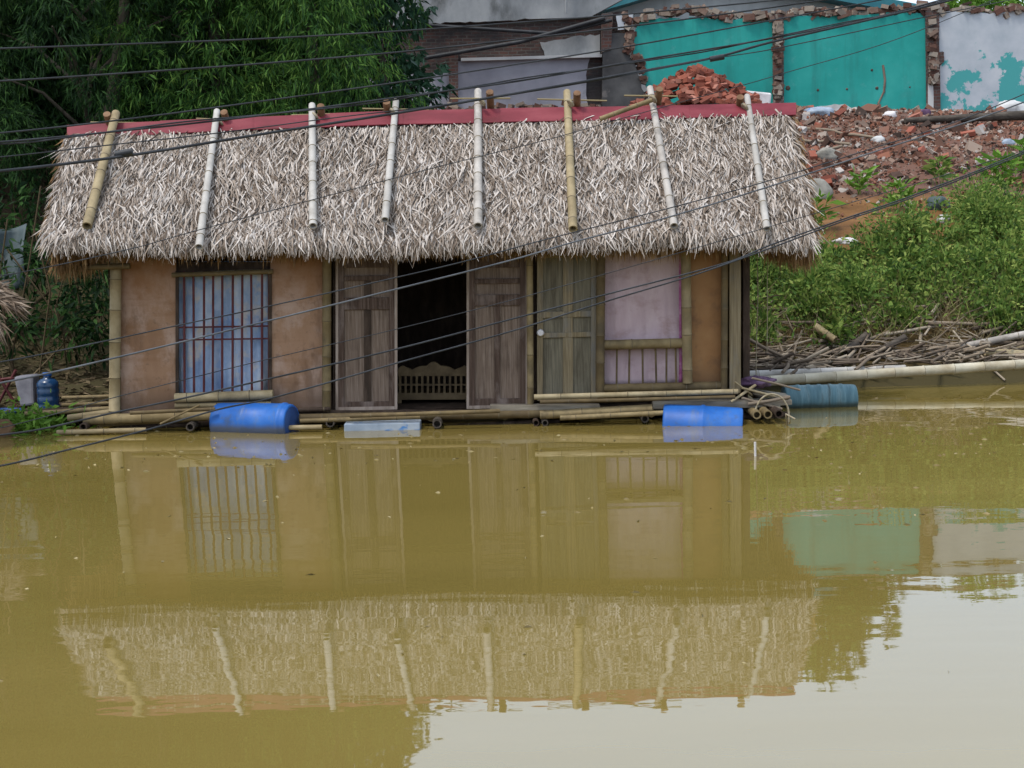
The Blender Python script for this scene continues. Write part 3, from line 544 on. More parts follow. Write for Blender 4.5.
def blob(c, sx, sy, sz_, seed, amp=.25, nu=14, nv=9):
    g = random.Random(seed); ph = [g.uniform(0,6) for _ in range(4)]
    def fn(u, v):
        th = u*2*math.pi; f = math.pi*v; k = 1+amp*(math.sin(th*3+ph[0]+f*2)*.5+math.sin(f*5+th*2+ph[1])*.35+math.sin(th*5-f*3+ph[2])*.25)*math.sin(f)
        return Vector((c.x+sx*k*math.sin(f)*math.cos(th), c.y+sy*k*math.sin(f)*math.sin(th), c.z+sz_*k*math.cos(f)))
    return MB().grid(fn, nu, nv)
tag(build(blob(at(756,382,18.0), .2,.15,.07, 3,.6,24,14), 'rag', m_purple), 'crumpled purple rag on the debris heap at the raft end', 'rag')
lp = [at(756,420,17.2)+Vector((0,0,0))]
loop = []
for i in range(26):
    a = math.pi*(.9 - 1.05*i/25); loop.append(at(772+17*math.cos(a*1.0)*-1*-1, 416-22*math.sin(a), 17.3))
loop += [at(786,414,17.25), at(795,419,17.2)]
tag(build(MB().tube(loop, .012, 6), 'rope', m_rope), 'stiff pale rope looped over the pipe ends', 'rope')
b0 = wz(756,456); stick('stake', b0+Vector((0,0,-.4)), _at(755,442,b0.y), .012, m_white, 'thin white stake standing in the open water below the rope loop', 'stake')
g_ = np.random.default_rng(91); nf = 420; xx = g_.uniform(-6,7,nf); yy = np.where(g_.random(nf) < .7, g_.uniform(15.5,18.4,nf), g_.uniform(8,16,nf)); P = np.stack([xx,yy,np.full(nf,.004)],1); az_ = g_.uniform(0,6.28,nf)
tag(link('floating_litter', np_mesh('floating_litter', *leaves_geo(P, np.stack([np.cos(az_),np.sin(az_),np.full(nf,.03)],1), g_.uniform(.02,.09,nf), g_.uniform(.008,.025,nf))), m_straw, None), 'specks of dead leaf and straw floating on the pond', 'leaf litter', kind='stuff')

at = _at
stick('hanging_cord', at(757,258,18.9), at(756.5,392,18.9), .006, m_rope, 'thin cord hanging from the eave just right of the dark corner post', 'cord', wob=.006)
stick('hanging_cord', at(768,262,18.8), at(767,352,18.8), .005, m_rope, 'short thin cord hanging free under the right end of the eave', 'cord', wob=.006)
for (a_, b_, r_, lab_) in (((742,398),(782,409),.016,'crooked stick leaning down over the pipe ends'),((748,404),(790,397),.02,'grey stick lying level on top of the thicker grey board'),((752,378),(800,390),.013,'thin twig reaching from the corner post towards the teal barrel')):
    stick('stick', at(*a_,18.3), at(*b_,18.35), r_, m_drift, lab_, 'stick', wob=.008)
# left corner: bottle, sack, basin, water plants, jar, little landing
land = root('landing_stage', at(40,412,19.0), 'low dark plank landing stage under the blue water bottle', 'jetty')
build(MB().px(20,411,92,415,18.9,.8,-1,-1), 'deck', m_wood_dark, land, .004); build(MB().tube([at(25,414,18.85), at(118,408,18.85)], .03, 8, .4, True), 'edge_pole', m_bam_old, land)
for X in (at(30,415,19).x, at(84,415,19).x): build(MB().tube([(X,19.1,-.3),(X,19.1,at(40,413,19.1).z)], .035, 8), 'leg', m_bam_old, land)
bz = at(48,412,19.2); bz = Vector((bz.x, 19.25, at(48,411,19.25).z)); s_ = 19.2/F
bo = root('water_bottle', bz, 'dark blue water cooler bottle standing at the left by the raft', 'bottle')
R_ = 11*s_
build(MB().lathe(bz, (0,0,1), [(0,R_*.9),(.02,R_),(6*s_,R_),(7.5*s_,R_*.93),(9*s_,R_),(14*s_,R_),(15.5*s_,R_*.93),(17*s_,R_),(22*s_,R_),(23.5*s_,R_*.93),(25*s_,R_),(29*s_,R_*.95),(32*s_,R_*.7),(33.5*s_,R_*.36),(36*s_,R_*.34)], 28), 'bottle_body', m_bottle, bo)
build(MB().lathe(bz+Vector((0,0,36*s_)), (0,0,1), [(0,R_*.4),(.001,R_*.42),(3*s_,R_*.4),(3.2*s_,R_*.2)], 20), 'cap', m_blue, bo)
sk = MB(); q = [at(13,377,19.6), at(33,375,19.6), at(34,405,19.5), at(20,407,19.5)]; sk.hexa(q, [p+Vector((.02,.22,.0)) for p in q]); tag(build(sk, 'plastic_tub', m_tarp2, None, .03), 'shade-darkened pale tub with sloping sides left of the blue bottle', 'tub')
tag(build(MB().lathe(at(5,421,19.4), (0,0,1), [(0,.08),(.02,.16),(.12,.24),(.14,.25),(.13,.235),(.05,.15),(.04,.02)], 24), 'wash_basin', m_blue_cap), 'dark blue basin at the left edge below the pale tub', 'basin')
st = root('folding_stand', at(8,405,19.8), 'crossed dark red wooden stand beside the pale tub', 'stand')
for (a, b2) in (((-4,372),(20,412)),((16,370),(-6,412)),((-4,380),(14,378))): build(MB().tube([at(*a,19.75), at(*b2,19.75)], .02, 6), 'leg', m_bar, st)
tag(build(MB().lathe(wz(-2,437)+Vector((0,.1,-.03)), (0,0,1), [(0,.10),(.06,.16),(.14,.17),(.2,.12),(.22,.10),(.21,.08)], 20), 'clay_jar', m_peg), 'round brown clay jar at the water edge by green plants', 'jar')
tag(build(blob(at(120.6,374,18.75), .03,.03,.055,8,.3), 'plastic_bag', m_white), 'small white plastic bag behind the left corner post', 'bag')
n = 900; g = np.random.default_rng(21); cx = at(22,426,18.6)
P = np.stack([g.normal(cx.x,.28,n), g.normal(18.75,.3,n), np.abs(g.normal(.02,.10,n))],1); D = unit(np.stack([g.normal(0,.6,n), g.normal(0,.6,n), g.uniform(-.1,1,n)],1))
tag(link('water_plants', np_mesh('water_plants', *leaves_geo(P, D, g.uniform(.06,.17,n), g.uniform(.025,.05,n))), m_bright, None), 'low bright green water plants at the left edge of the pond', 'plants', kind='stuff')

# neighbour's thatch at the left edge
nb = root('thatched_hut', (-7.6,17.6,0), 'brown thatched roof corner of a neighbouring hut at the left edge', 'hut')
nE0, nE1 = at(-150,326,16.6), at(-4,322,17.4); nR0, nR1 = at(-150,246,18.6), at(-20,276,18.4)
m_hut = M('weathered_thatch', [(.07,.05,.035),(.17,.125,.09),(.30,.24,.19)], 2, rough=.9, bump=0, island=.7, lo=.1, hi=.9)
g1 = thatch_slope(nE0, nE1, nR0, nR1, 5000, 6, 8); e2 = fringe(nR1, at(10,304,17.7), 700, (.15,.3), 31, (.8,-.2,-.35)); e3 = fringe(nE0, nE1, 800, (.12,.3), 32, (.3,-.2,-.8))
link('thatch_roof', np_mesh('thatch_roof', *join([g1,e2,e3])), m_hut, nb)
build(MB().hexa([nR0,nR1,nE1,nE0],[v+Vector((0,.05,-.15)) for v in (nR0,nR1,nE1,nE0)]), 'roof_bed', m_thatch_old, nb)
for X, Y in ((-8.6,17.2),(-6.4,17.6),(-8.6,18.6)): build(MB().tube([(X,Y,-.3),(X,Y,1.7)], .05, 8, .4), 'post', m_bam_old, nb)

# ------------------------------------------------------------------ right bank: bamboo poles, driftwood, weeds
stick('bamboo_pole', at(752,382,21.0), at(1075,361,21.5), .07, m_bam_shore, 'long bleached bamboo pole lying along the water edge, nearest the water', 'pole', .45, True, 12)
stick('bamboo_pole', at(748,375,21.3), at(905,369,21.7), .06, m_bam_white, 'shorter pale bamboo pole lying just behind the long bleached pole', 'pole', .45, True, 12)
stick('bamboo_pole', at(985,352,22.0), at(1080,357,22.1), .055, m_bam_tan, 'thick tan pole end at the right edge above the bleached pole', 'pole', .4, True, 10)
logs = [((768,365),(838,361),.05,m_bam_grey,'grey split pole lying behind the raft end'),((800,360),(850,363),.05,m_bam_tan,'pale short log on the bank behind the teal barrel'),
        ((945,350),(1030,333),.05,m_bam_grey,'thick grey pole slanting up at the right of the driftwood'),((875,353),(960,346),.03,m_drift,'long brown stick across the middle of the driftwood'),
        ((815,326),(835,340),.055,m_bam_tan,'stubby pale stump leaning at the foot of the weeds'),((867,335),(845,352),.06,m_log,'dark upright stump in the middle of the driftwood'),
        ((905,337),(878,352),.05,m_log,'dark log with a cut end beside the dark stump'),((980,352),(1040,345),.045,m_bam_tan,'tan pole resting low at the right edge of the driftwood')]
for (a, b2, r, m, lab) in logs: stick('driftwood_pole', at(*a,22.4), at(*b2,22.2), r, m, lab, 'driftwood', .4 if m in (m_bam_tan,m_bam_grey) else 0, True, 9)
g = random.Random(5); tw = MB()
for i in range(620):
    x = g.uniform(3.0, 10.5) if i < 520 else g.uniform(10, 14); y = shore(x) + .25 + abs(g.gauss(.45,.55)); z = float(HT(np.array(x),np.array(y))) + g.uniform(.0,.16)
    L = g.choice([.3,.5,.8,1.3])*g.uniform(.6,1.3); az = g.gauss(0,.45) + (0 if g.random() < .8 else 1.2); el = g.gauss(.05,.22)
    d = Vector((math.cos(az)*math.cos(el), math.sin(az)*math.cos(el), math.sin(el)))*L/2; c = Vector((x,y,z+.05))
    tw.tube([c-d, c+d], g.choice([.006,.010,.016,.025]), 5, wob=.012)
tag(build(tw, 'driftwood', m_drift), 'tangle of dead bamboo sticks and twigs along the bank', 'driftwood', kind='stuff')

def clump_leaves(g, centers, radii, per, Lr, Wr, flat=.75, droop=0., outward=.8, shell=.45):
    n = len(centers); C = np.repeat(centers, per, 0); Rr = np.repeat(radii, per, 0)
    d = unit(g.normal(size=(n*per,3))); d[:,2] = np.abs(d[:,2])*np.where(g.random(n*per) < .75, 1, -1)
    rad = (shell + (1-shell)*g.random(n*per)**.7)[:,None]
    P = C + d*rad*Rr*np.array([1,1,flat])
    D = d*outward + g.normal(0,.45,(n*per,3)); D[:,2] -= droop; D = unit(D)
    return leaves_geo(P, D, g.uniform(*Lr, n*per), g.uniform(*Wr, n*per))
g = np.random.default_rng(41); nC = 1250
cx_ = np.concatenate([g.uniform(2.6,11.5,nC-120), g.uniform(11,19,120)]); tt = 1.0 + 6.2*g.random(nC)**.95
lim = np.interp(cx_, [2,5.6,6.6,7.4,8.2,20], [3.7,3.75,3.8,4.2,5.6,6.2]) + .45*np.sin(cx_*3.3)      # ragged upper limit, higher at the right
ok_ = tt < lim; cx_, tt = cx_[ok_], tt[ok_]; nC = len(cx_); cy_ = shore(cx_) + tt; cz_ = HT(cx_, cy_)
rad = g.uniform(.14,.36,(nC,1)) + .30*(g.random((nC,1)) < .25); C = np.stack([cx_,cy_,cz_ + rad[:,0]*.65 + .12*np.sin(cx_*2.3)*np.sin(cy_*2.1)],1)
ug = [clump_leaves(g, C, rad, 130, (.05,.13), (.022,.05), .95)]
nS = 5200; ii = g.integers(0,nC,nS); P = C[ii] + g.normal(0,.25,(nS,3))*np.array([1,1,.3]); D = unit(np.stack([g.normal(0,.35,nS), g.normal(0,.35,nS), np.ones(nS)],1))
ug.append(leaves_geo(P, D, g.uniform(.2,.6,nS), g.uniform(.006,.014,nS)))
ks = g.integers(0,nC,150); bigP = C[ks] + np.array([0,0,.12]); ug.append(clump_leaves(g, bigP, g.uniform(.12,.3,(150,1)), 40, (.12,.24), (.05,.09), .9))
tag(link('undergrowth', np_mesh('undergrowth', *join(ug)), m_weed, None), 'dense green weeds and low bushes covering the right bank', 'undergrowth', kind='stuff')
n = 3600; x = np.concatenate([g.uniform(2.8,13,2200), g.uniform(6.3,9.5,1400)]); y = shore(x) + np.concatenate([g.uniform(.8,2.2,2200), g.uniform(1.0,3.2,1400)]); P = np.stack([x,y,HT(x,y)],1); D = unit(np.stack([g.normal(0,.7,n), g.normal(-.1,.5,n), np.ones(n)],1))
tag(link('dry_grass', np_mesh('dry_grass', *leaves_geo(P, D, g.uniform(.2,.85,n), g.uniform(.005,.014,n))), m_straw, None), 'dry straw coloured grass stalks between driftwood and weeds', 'grass', kind='stuff')
def leafy(px, py, Y, h, nl, label, seed, Lr=(.16,.36), m=m_bright):
    g = np.random.default_rng(seed); c = at(px,py,Y); z = float(HT(np.array(c.x),np.array(Y)))
    rt = root('broadleaf_plant', (c.x,Y,z), label, 'plant', 'bright leafy plants on the bank')
    hs_ = g.uniform(.15,1,nl)*h; az = g.uniform(0,6.28,nl); P = np.stack([c.x+.04*np.cos(az)+g.normal(0,h*.18,nl), Y+.04*np.sin(az)+g.normal(0,h*.18,nl), z+hs_],1)
    D = unit(np.stack([np.cos(az), np.sin(az), g.uniform(-.1,1.1,nl)],1))
    link('leaves', np_mesh('leaves', *leaves_geo(P, D, g.uniform(*Lr,nl), g.uniform(.05,.1,nl))), m, rt)
    st_ = MB()
    for k in range(4): st_.tube([(c.x+random.gauss(0,.03),Y,z-.05),(c.x+random.gauss(0,h*.2),Y+random.gauss(0,h*.15),z+h*.95)], .008, 5)
    build(st_, 'stem', m_weed, rt)
leafy(860,195,29.0,.42,46,'small bright green plant alone on the bare brown soil below the rubble',1,(.18,.34)); leafy(940,186,29.5,.5,60,'loose pale green plant at the upper edge of the soil, middle of the slope',2,(.14,.28),m_weed)
leafy(1000,190,28.5,.7,130,'tall bushy bright green plant at the right edge of the slope',3,(.2,.4)); leafy(898,215,27.6,.5,60,'light green plant growing out of the top of the weeds',4)
leafy(818,205,26.5,.55,60,'bright green plant beside the roof corner below the boulder',5); leafy(1024,182,30,.6,100,'bright green plant half cut off by the right picture edge',6)

# rubble slope
g = np.random.default_rng(61); n = 56000
x = g.uniform(-1,18,n); y = g.uniform(27.2,39.6,n)
keep = (g.random(n) < np.clip((y-28.9-.5*np.sin(x*1.7))/1.5, .10, 1)); x, y = x[keep], y[keep]; n = len(x)
sz_ = (g.lognormal(-3.65,.68,n))[:,None]*np.stack([g.uniform(.8,2.,n), g.uniform(.7,1.4,n), g.uniform(.35,.9,n)],1); sz_ = np.minimum(sz_, .30)
Q = unit(g.normal(size=(n,4))); w_,a_,b_,c_ = Q.T
RM = np.stack([np.stack([1-2*(b_**2+c_**2),2*(a_*b_-c_*w_),2*(a_*c_+b_*w_)],1),np.stack([2*(a_*b_+c_*w_),1-2*(a_**2+c_**2),2*(b_*c_-a_*w_)],1),np.stack([2*(a_*c_-b_*w_),2*(b_*c_+a_*w_),1-2*(a_**2+b_**2)],1)],1)
cb8 = np.array([(-1,-1,-1),(1,-1,-1),(1,1,-1),(-1,1,-1),(-1,-1,1),(1,-1,1),(1,1,1),(-1,1,1)])*.5
loc = cb8[None]*sz_[:,None,:]*(1+g.normal(0,.18,(n,8,1))); V = np.einsum('nij,nkj->nki', RM, loc) + np.stack([x,y,HT(x,y)+.01],1)[:,None,:]
fb6 = np.array([(0,3,2,1),(4,5,6,7),(0,1,5,4),(1,2,6,5),(2,3,7,6),(3,0,4,7)])
Fq = (np.arange(n)[:,None,None]*8 + fb6[None]).reshape(-1,4)
tag(link('rubble', np_mesh('rubble', V.reshape(-1,3), Fq), m_rub, None), 'broken brick and plaster rubble strewn over the upper slope', 'rubble', kind='stuff')
# bricks: every brick its own object
bm0 = MB().box((0,0,0), (.30,.14,.095)); bme = bpy.data.meshes.new('red_brick'); bme.from_pydata(bm0.v, [], bm0.f); bme.materials.append(m_brick)
def put_brick(c, rot, label, group):
    o = bpy.data.objects.new('red_brick', bme); COL.objects.link(o); o.location = c; o.rotation_euler = rot; tag(o, label, 'brick', group)
g = random.Random(9); PY = 36.8; pc = at(695,118,PY); placed = 0
for i in range(1400):
    if placed >= 215: break
    x = g.gauss(0,.85); yy = g.uniform(-1.3,.35)
    hgt = 1.2*max(0, 1-abs(x/1.95)**1.25)*math.exp(-(yy/1.25)**2) if abs(x) < 1.95 else 0
    if hgt < .06: continue
    z = hgt*(1 if g.random() < .86 else g.uniform(.3,1))
    put_brick((pc.x+x+.05*x, PY+yy-.35, pc.z-.12+z), (g.gauss(0,.38), g.gauss(0,.38), g.uniform(0,3.14)), 'loose red brick in the heap of bricks behind the roof ridge', 'bricks in the heap'); placed += 1
mound = MB().grid(lambda u, v: Vector((pc.x-2.2+4.4*u, PY-1.6+2.9*v, pc.z-.52 + 1.1*max(0,1-abs((u-.5)*2.5)**1.25)*math.exp(-((v-.45)/.42)**2))), 30, 16)
tag(build(mound, 'rubble_mound', m_brickbreak), 'mound of crushed brick under the heap of red bricks', 'mound', kind='stuff')
g = random.Random(15)
for i in range(48):
    x = g.uniform(5.2,15); y = g.uniform(29.3,36.0); put_brick((x,y,float(HT(np.array(x),np.array(y)))+.05), (g.gauss(0,.35), g.gauss(0,.35), g.uniform(0,3.14)), 'loose red brick lying on the rubble slope', 'bricks strewn on the slope')
# named pieces on the slope
def on_slope(px, py):
    d = ray(px, py); t_ = 18.
    while t_ < 60:
        p = CAM + d*(t_/d.y)
        if p.z < float(HT(np.array(p.x), np.array(p.y))): return p
        t_ += .05
    return p
c = on_slope(815,196); tag(build(blob(c+Vector((0,0,.05)), .32,.3,.27, 4,.22,18,12), 'boulder', m_stone), 'grey boulder at the roof edge on the brown soil', 'boulder')
c = on_slope(735,102) if False else at(757,99,37.2); tag(build(MB().box(c, (.62,.3,.32), Matrix.Rotation(.12,3,'Y')), 'foam_block', m_white, None, .04), 'white block beside the heap of red bricks', 'block')
a, b2 = on_slope(905,126)+Vector((0,0,.12)), on_slope(1060,122)+Vector((0,0,.18)); stick('log', a, b2, .11, m_log, 'long dark log lying across the rubble at right', 'log', n=10, r1=None) if False else tag(build(MB().tube([a,b2], .06, 10, r1=.13), 'log', m_log), 'long dark log lying across the rubble at right', 'log')
for (p, q, lab) in (((800,130),(878,142),'pale bamboo stick on the rubble beside the red roof cap'),((802,143),(850,148),'dark stick below the pale bamboo stick on the rubble'),((818,155),(842,150),'short twig near the grey rag on the rubble')):
    a, b2 = on_slope(*p)+Vector((0,0,.06)), on_slope(*q)+Vector((0,0,.08)); stick('stick', a, b2, .03, m_drift, lab, 'stick', wob=.02)
for i, (p, sx, sz0, m, lab, nm, cat) in enumerate((((818,115),.34,.14,m_foam,'crumpled blue and white plastic sheeting below the teal wall','plastic_sheet','plastic sheet'),((925,116),.14,.12,m_purple,'dark purple rag on the rubble crest','rag','rag'),
        ((827,158),.24,.16,m_stone,'grey lump of cement on the slope below the sticks','cement_lump','rubble lump'),((1010,115),.38,.26,m_lime,'big pale plaster lump at the right end of the rubble crest','plaster_lump','rubble lump'),
        ((938,208),.22,.16,m_tarp,'bluish grey stone at the top of the weeds','stone','stone'),((890,117),.16,.1,m_white,'small white chunk on the rubble crest','plaster_lump','rubble lump'),((1008,145),.14,.1,m_foam,'small blue plastic scrap on the rubble at the right','plastic_scrap','plastic scrap'),
        ((945,222),.14,.1,m_lime,'pale stone on brown soil above the weeds','stone','stone'),((845,243),.2,.07,m_white,'white scrap lying along the top of weeds near the roof','plaster_scrap','rubble lump'),((879,392 - 250),.14,.1,m_lime,'pale chip halfway down the slope','plaster_chip','rubble lump'))):
    c = on_slope(*p); tag(build(blob(c+Vector((0,0,sz0*.3)), sx, sx*.7, sz0, 20+i, .35, 14, 9), nm, m), lab, cat)

# ------------------------------------------------------------------ ruins
RY = 40.0
def outline(pts, Y, jag=.0, step=5, seed=0):
    """picture polygon -> wall outline at depth Y; edges flagged 'j' are broken up"""
    g = random.Random(seed); out = []
    for i, p in enumerate(pts):
        q = pts[(i+1) % len(pts)]
        out.append(at(p[0], p[1], Y))
        if len(p) > 2:
            L = math.hypot(q[0]-p[0], q[1]-p[1]); k = max(2, int(L/step))
            for j in range(1, k):
                x = p[0]+(q[0]-p[0])*j/k + g.gauss(0,.4)*jag; y = p[1]+(q[1]-p[1])*j/k + g.gauss(0,1)*jag
                out.append(at(x, y, Y))
    return out
ruin = root('ruined_wall', at(790,112,RY), 'broken wall with two teal panels between brick pillars and a flaking white panel', 'wall')
def wallpart(name, m, pts, Y, d, parent, jag=1., seed=0, step=5): return build(MB().poly(outline(pts, Y, jag, step, seed), d), name, m, parent)
wallpart('teal_panel', m_teal, [(640,21,'j'),(690,17,'j'),(752,20,'j'),(773,23),(774,135),(662,135),(655,112,'j'),(645,84,'j'),(639,62,'j'),(630,52,'j'),(632,40,'j')], RY, .12, ruin, 1.1, 1)
wallpart('teal_panel', m_teal, [(783,17,'j'),(926,13),(927.5,135),(783,135)], RY, .12, ruin, .8, 2)
wallpart('brick_pillar', m_brickwall, [(772.5,12,'j'),(783.5,12),(784,135),(773.5,135)], RY-.05, .3, ruin, .7, 3, 3)
wallpart('brick_pillar', m_brickwall, [(925.5,8,'j'),(939,8,'j'),(939.5,52,'j'),(944,52,'j'),(944,62,'j'),(940,66),(941,135),(927,135)], RY-.05, .3, ruin, .7, 4, 3)
pw = wallpart('peeling_panel', m_peel, [(939,12,'j'),(1000,13,'j'),(1020,10,'j'),(1090,4),(1090,140),(940,140)], RY, .12, ruin, .5, 5)
t = m_peel.node_tree; N = t.nodes; bb = N['Principled BSDF']; src = bb.inputs['Base Color'].links[0].from_socket
tc = N.new('ShaderNodeTexCoord'); nz = N.new('ShaderNodeTexNoise'); nz.inputs['Scale'].default_value = 1.5; nz.inputs['Detail'].default_value = 10; nz.inputs['Roughness'].default_value = .66
sp_ = N.new('ShaderNodeSeparateXYZ'); mr = N.new('ShaderNodeMapRange'); mr.inputs[1].default_value = .3; mr.inputs[2].default_value = 2.2; mr.inputs[3].default_value = .09; mr.inputs[4].default_value = -.12
sm_ = N.new('ShaderNodeMath'); st2 = N.new('ShaderNodeMapRange'); st2.inputs[1].default_value = .535; st2.inputs[2].default_value = .56
mx = N.new('ShaderNodeMix'); mx.data_type = 'RGBA'; mx.inputs[7].default_value = (.06,.29,.29,1)
t.links.new(tc.outputs['Object'], nz.inputs['Vector']); t.links.new(tc.outputs['Object'], sp_.inputs[0]); t.links.new(sp_.outputs[2], mr.inputs[0])
t.links.new(nz.outputs['Fac'], sm_.inputs[0]); t.links.new(mr.outputs[0], sm_.inputs[1]); t.links.new(sm_.outputs[0], st2.inputs[0]); t.links.new(st2.outputs[0], mx.inputs[0]); t.links.new(src, mx.inputs[6]); t.links.new(mx.outputs[2], bb.inputs['Base Color'])
wallpart('plaster_patch', m_lime, [(805,112,'j'),(820,106,'j'),(845,104,'j'),(858,109,'j'),(860,135),(800,135)], RY-.01, .05, ruin, 1, 8)
wallpart('plaster_patch', m_lime, [(928,84,'j'),(933,85,'j'),(934,112),(928,112)], RY-.06, .03, ruin, .6, 9)
# broken brick edges on top
def broken(path, nb_, Y, spread, sizes, seed):
    g = random.Random(seed); mb = MB()
    for i in range(nb_):
        k = g.random()*(len(path)-1); j = int(k); f = k-j; x = path[j][0]+(path[j+1][0]-path[j][0])*f; y = path[j][1]+(path[j+1][1]-path[j][1])*f + g.gauss(0,spread)
        mb.box(at(x,y,Y+g.uniform(-.08,.12)), (g.uniform(*sizes), g.uniform(.1,.25), g.uniform(.06,.15)), Matrix.Rotation(g.gauss(0,.35),3,'Y') @ Matrix.Rotation(g.uniform(-.5,.5),3,'Z'))
    return mb
build(broken([(636,20),(660,13),(690,9),(705,12),(720,16),(752,17),(775,16),(800,13),(830,13),(870,12),(895,10),(930,8),(945,9),(1000,12),(1024,8)], 260, RY+.05, 2.2, (.08,.28), 3), 'broken_bricks', m_brickbreak, ruin)
build(broken([(626,18),(630,34),(628,50),(640,62),(644,84),(652,108),(660,120)], 110, RY-.02, 3.0, (.1,.28), 4), 'broken_bricks', m_brickbreak, ruin)
build(broken([(778,22),(778,60),(778,110)], 60, RY-.06, 1.5, (.1,.26), 14), 'broken_bricks', m_brickbreak, ruin); build(broken([(932,16),(933,60),(934,80)], 60, RY-.06, 1.5, (.1,.28), 15), 'broken_bricks', m_brickbreak, ruin)
# holes and a scar in the second panel
sc = MB()
for (x, y, r_) in ((788,88,.09),(818,90,.05),(847,89,.045),(872,70,.045),(877,88,.06),(910,87,.03)): sc.lathe(at(x,y,RY-.012), (0,-1,0), [(-.02,r_*.75),(-.004,r_*.7),(-.002,r_*.3)], 7)
build(sc, 'wall_hole', m_log, ruin)
sc = MB(); sc.tube([at(883,65,RY), at(885,80,RY), at(884,92,RY), at(878,104,RY)], .03, 6); build(sc, 'wall_scar', m_brickbreak, ruin)
# left building
rb = root('ruined_building', at(520,110,RY), 'grey ruined building with sooty brick band and lilac plaster wall', 'building')
wallpart('brick_band', m_brickdark, [(330,26),(605,14,'j'),(628,10,'j'),(628,135),(330,135)], RY+.25, .25, rb, .8, 11)
wallpart('plaster_panel', m_greywall, [(457,61),(590,58,'j'),(586,75,'j'),(588,135),(457,135)], RY+.2, .06, rb, 1, 12)
wallpart('plaster_panel', m_greywall, [(330,78),(449,72),(449,135),(330,135)], RY+.2, .06, rb, 0, 13)
wallpart('lintel', m_lime, [(461,58),(602,54),(602,57),(461,61)], RY+.05, .2, rb, 0, 14)
wallpart('brick_pillar', m_brickwall, [(449,52),(458,52),(458,135),(449,135)], RY+.1, .2, rb, 0, 15)
wallpart('brick_pillar', m_brickwall, [(602,13,'j'),(613,12,'j'),(611,50),(602,52)], RY-.1, .4, rb, .6, 16, 3)
wallpart('dark_column', m_conc_dark, [(603,36),(612,33),(626,33,'j'),(632,56,'j'),(644,92,'j'),(652,135),(602,135)], RY-.08, .4, rb, .6, 17)
wallpart('plaster_patch', m_conc, [(540,42,'j'),(600,34),(600,55),(545,57,'j')], RY+.22, .04, rb, .8, 18)
wallpart('upper_wall', m_conc, [(320,-70),(640,-90),(640,-10),(590,17),(530,19,'j'),(320,29)], RY+.1, .3, rb, .5, 19)
wallpart('white_patch', m_peel, [(616,15,'j'),(633,14),(632,27,'j'),(618,30,'j')], RY-.11, .02, rb, .5, 20)
build(MB().tube([at(566,-40,RY-.1), at(566,13,RY-.1)], .03, 6), 'drain_pipe', m_conc, rb)
build(MB().tube([at(410,24,RY-.1), at(560,34,RY-.2), at(612,20,RY-.2)], .05, 6).tube([at(425,58,RY), at(520,42,RY-.2), at(605,18,RY-.3)], .06, 6), 'black_pipe', m_cable, rb)
build(broken([(395,112),(460,110),(520,108),(560,110),(600,108)], 80, RY-1.5, 2.5, (.1,.3), 9), 'fallen_bricks', m_brickbreak, rb)
# house behind: limewashed gable under a teal sheet roof
hb = root('gabled_house', at(740,60,44), 'limewashed house with teal sheet roof behind the broken wall', 'house')
wallpart('gable_wall', m_lime, [(600,110),(600,10),(715,-25),(905,8),(905,110)], 44, .3, hb, 0, 21)
def slab(p, q, th, Y0, Y1, m, nm, par):
    a, b2 = at(*p, Y0), at(*q, Y0); dz = Vector((0,0,-th)); e = Vector((0,Y1-Y0,0))
    return build(MB().hexa([a,b2,b2+dz,a+dz],[a+e,b2+e,b2+dz+e,a+dz+e]), nm, m, par)
slab((560,12),(716,-34),.3,43.2,52,m_roofteal,'roof',hb); slab((714,-34),(945,9),.3,43.2,52,m_roofteal,'roof',hb)
tarp = MB().grid(lambda u, v: at(-40+66*u, 226+62*v, 22.9-.4*v) + Vector((0,.12*math.sin(u*9+v*4),.05*math.sin(u*7))), 16, 12)
o = build(tarp, 'tarpaulin', m_tarp); o.modifiers.new('cloth','SOLIDIFY').thickness = .01; tag(o, 'grey blue tarpaulin hanging in the dark bushes at left', 'tarpaulin')

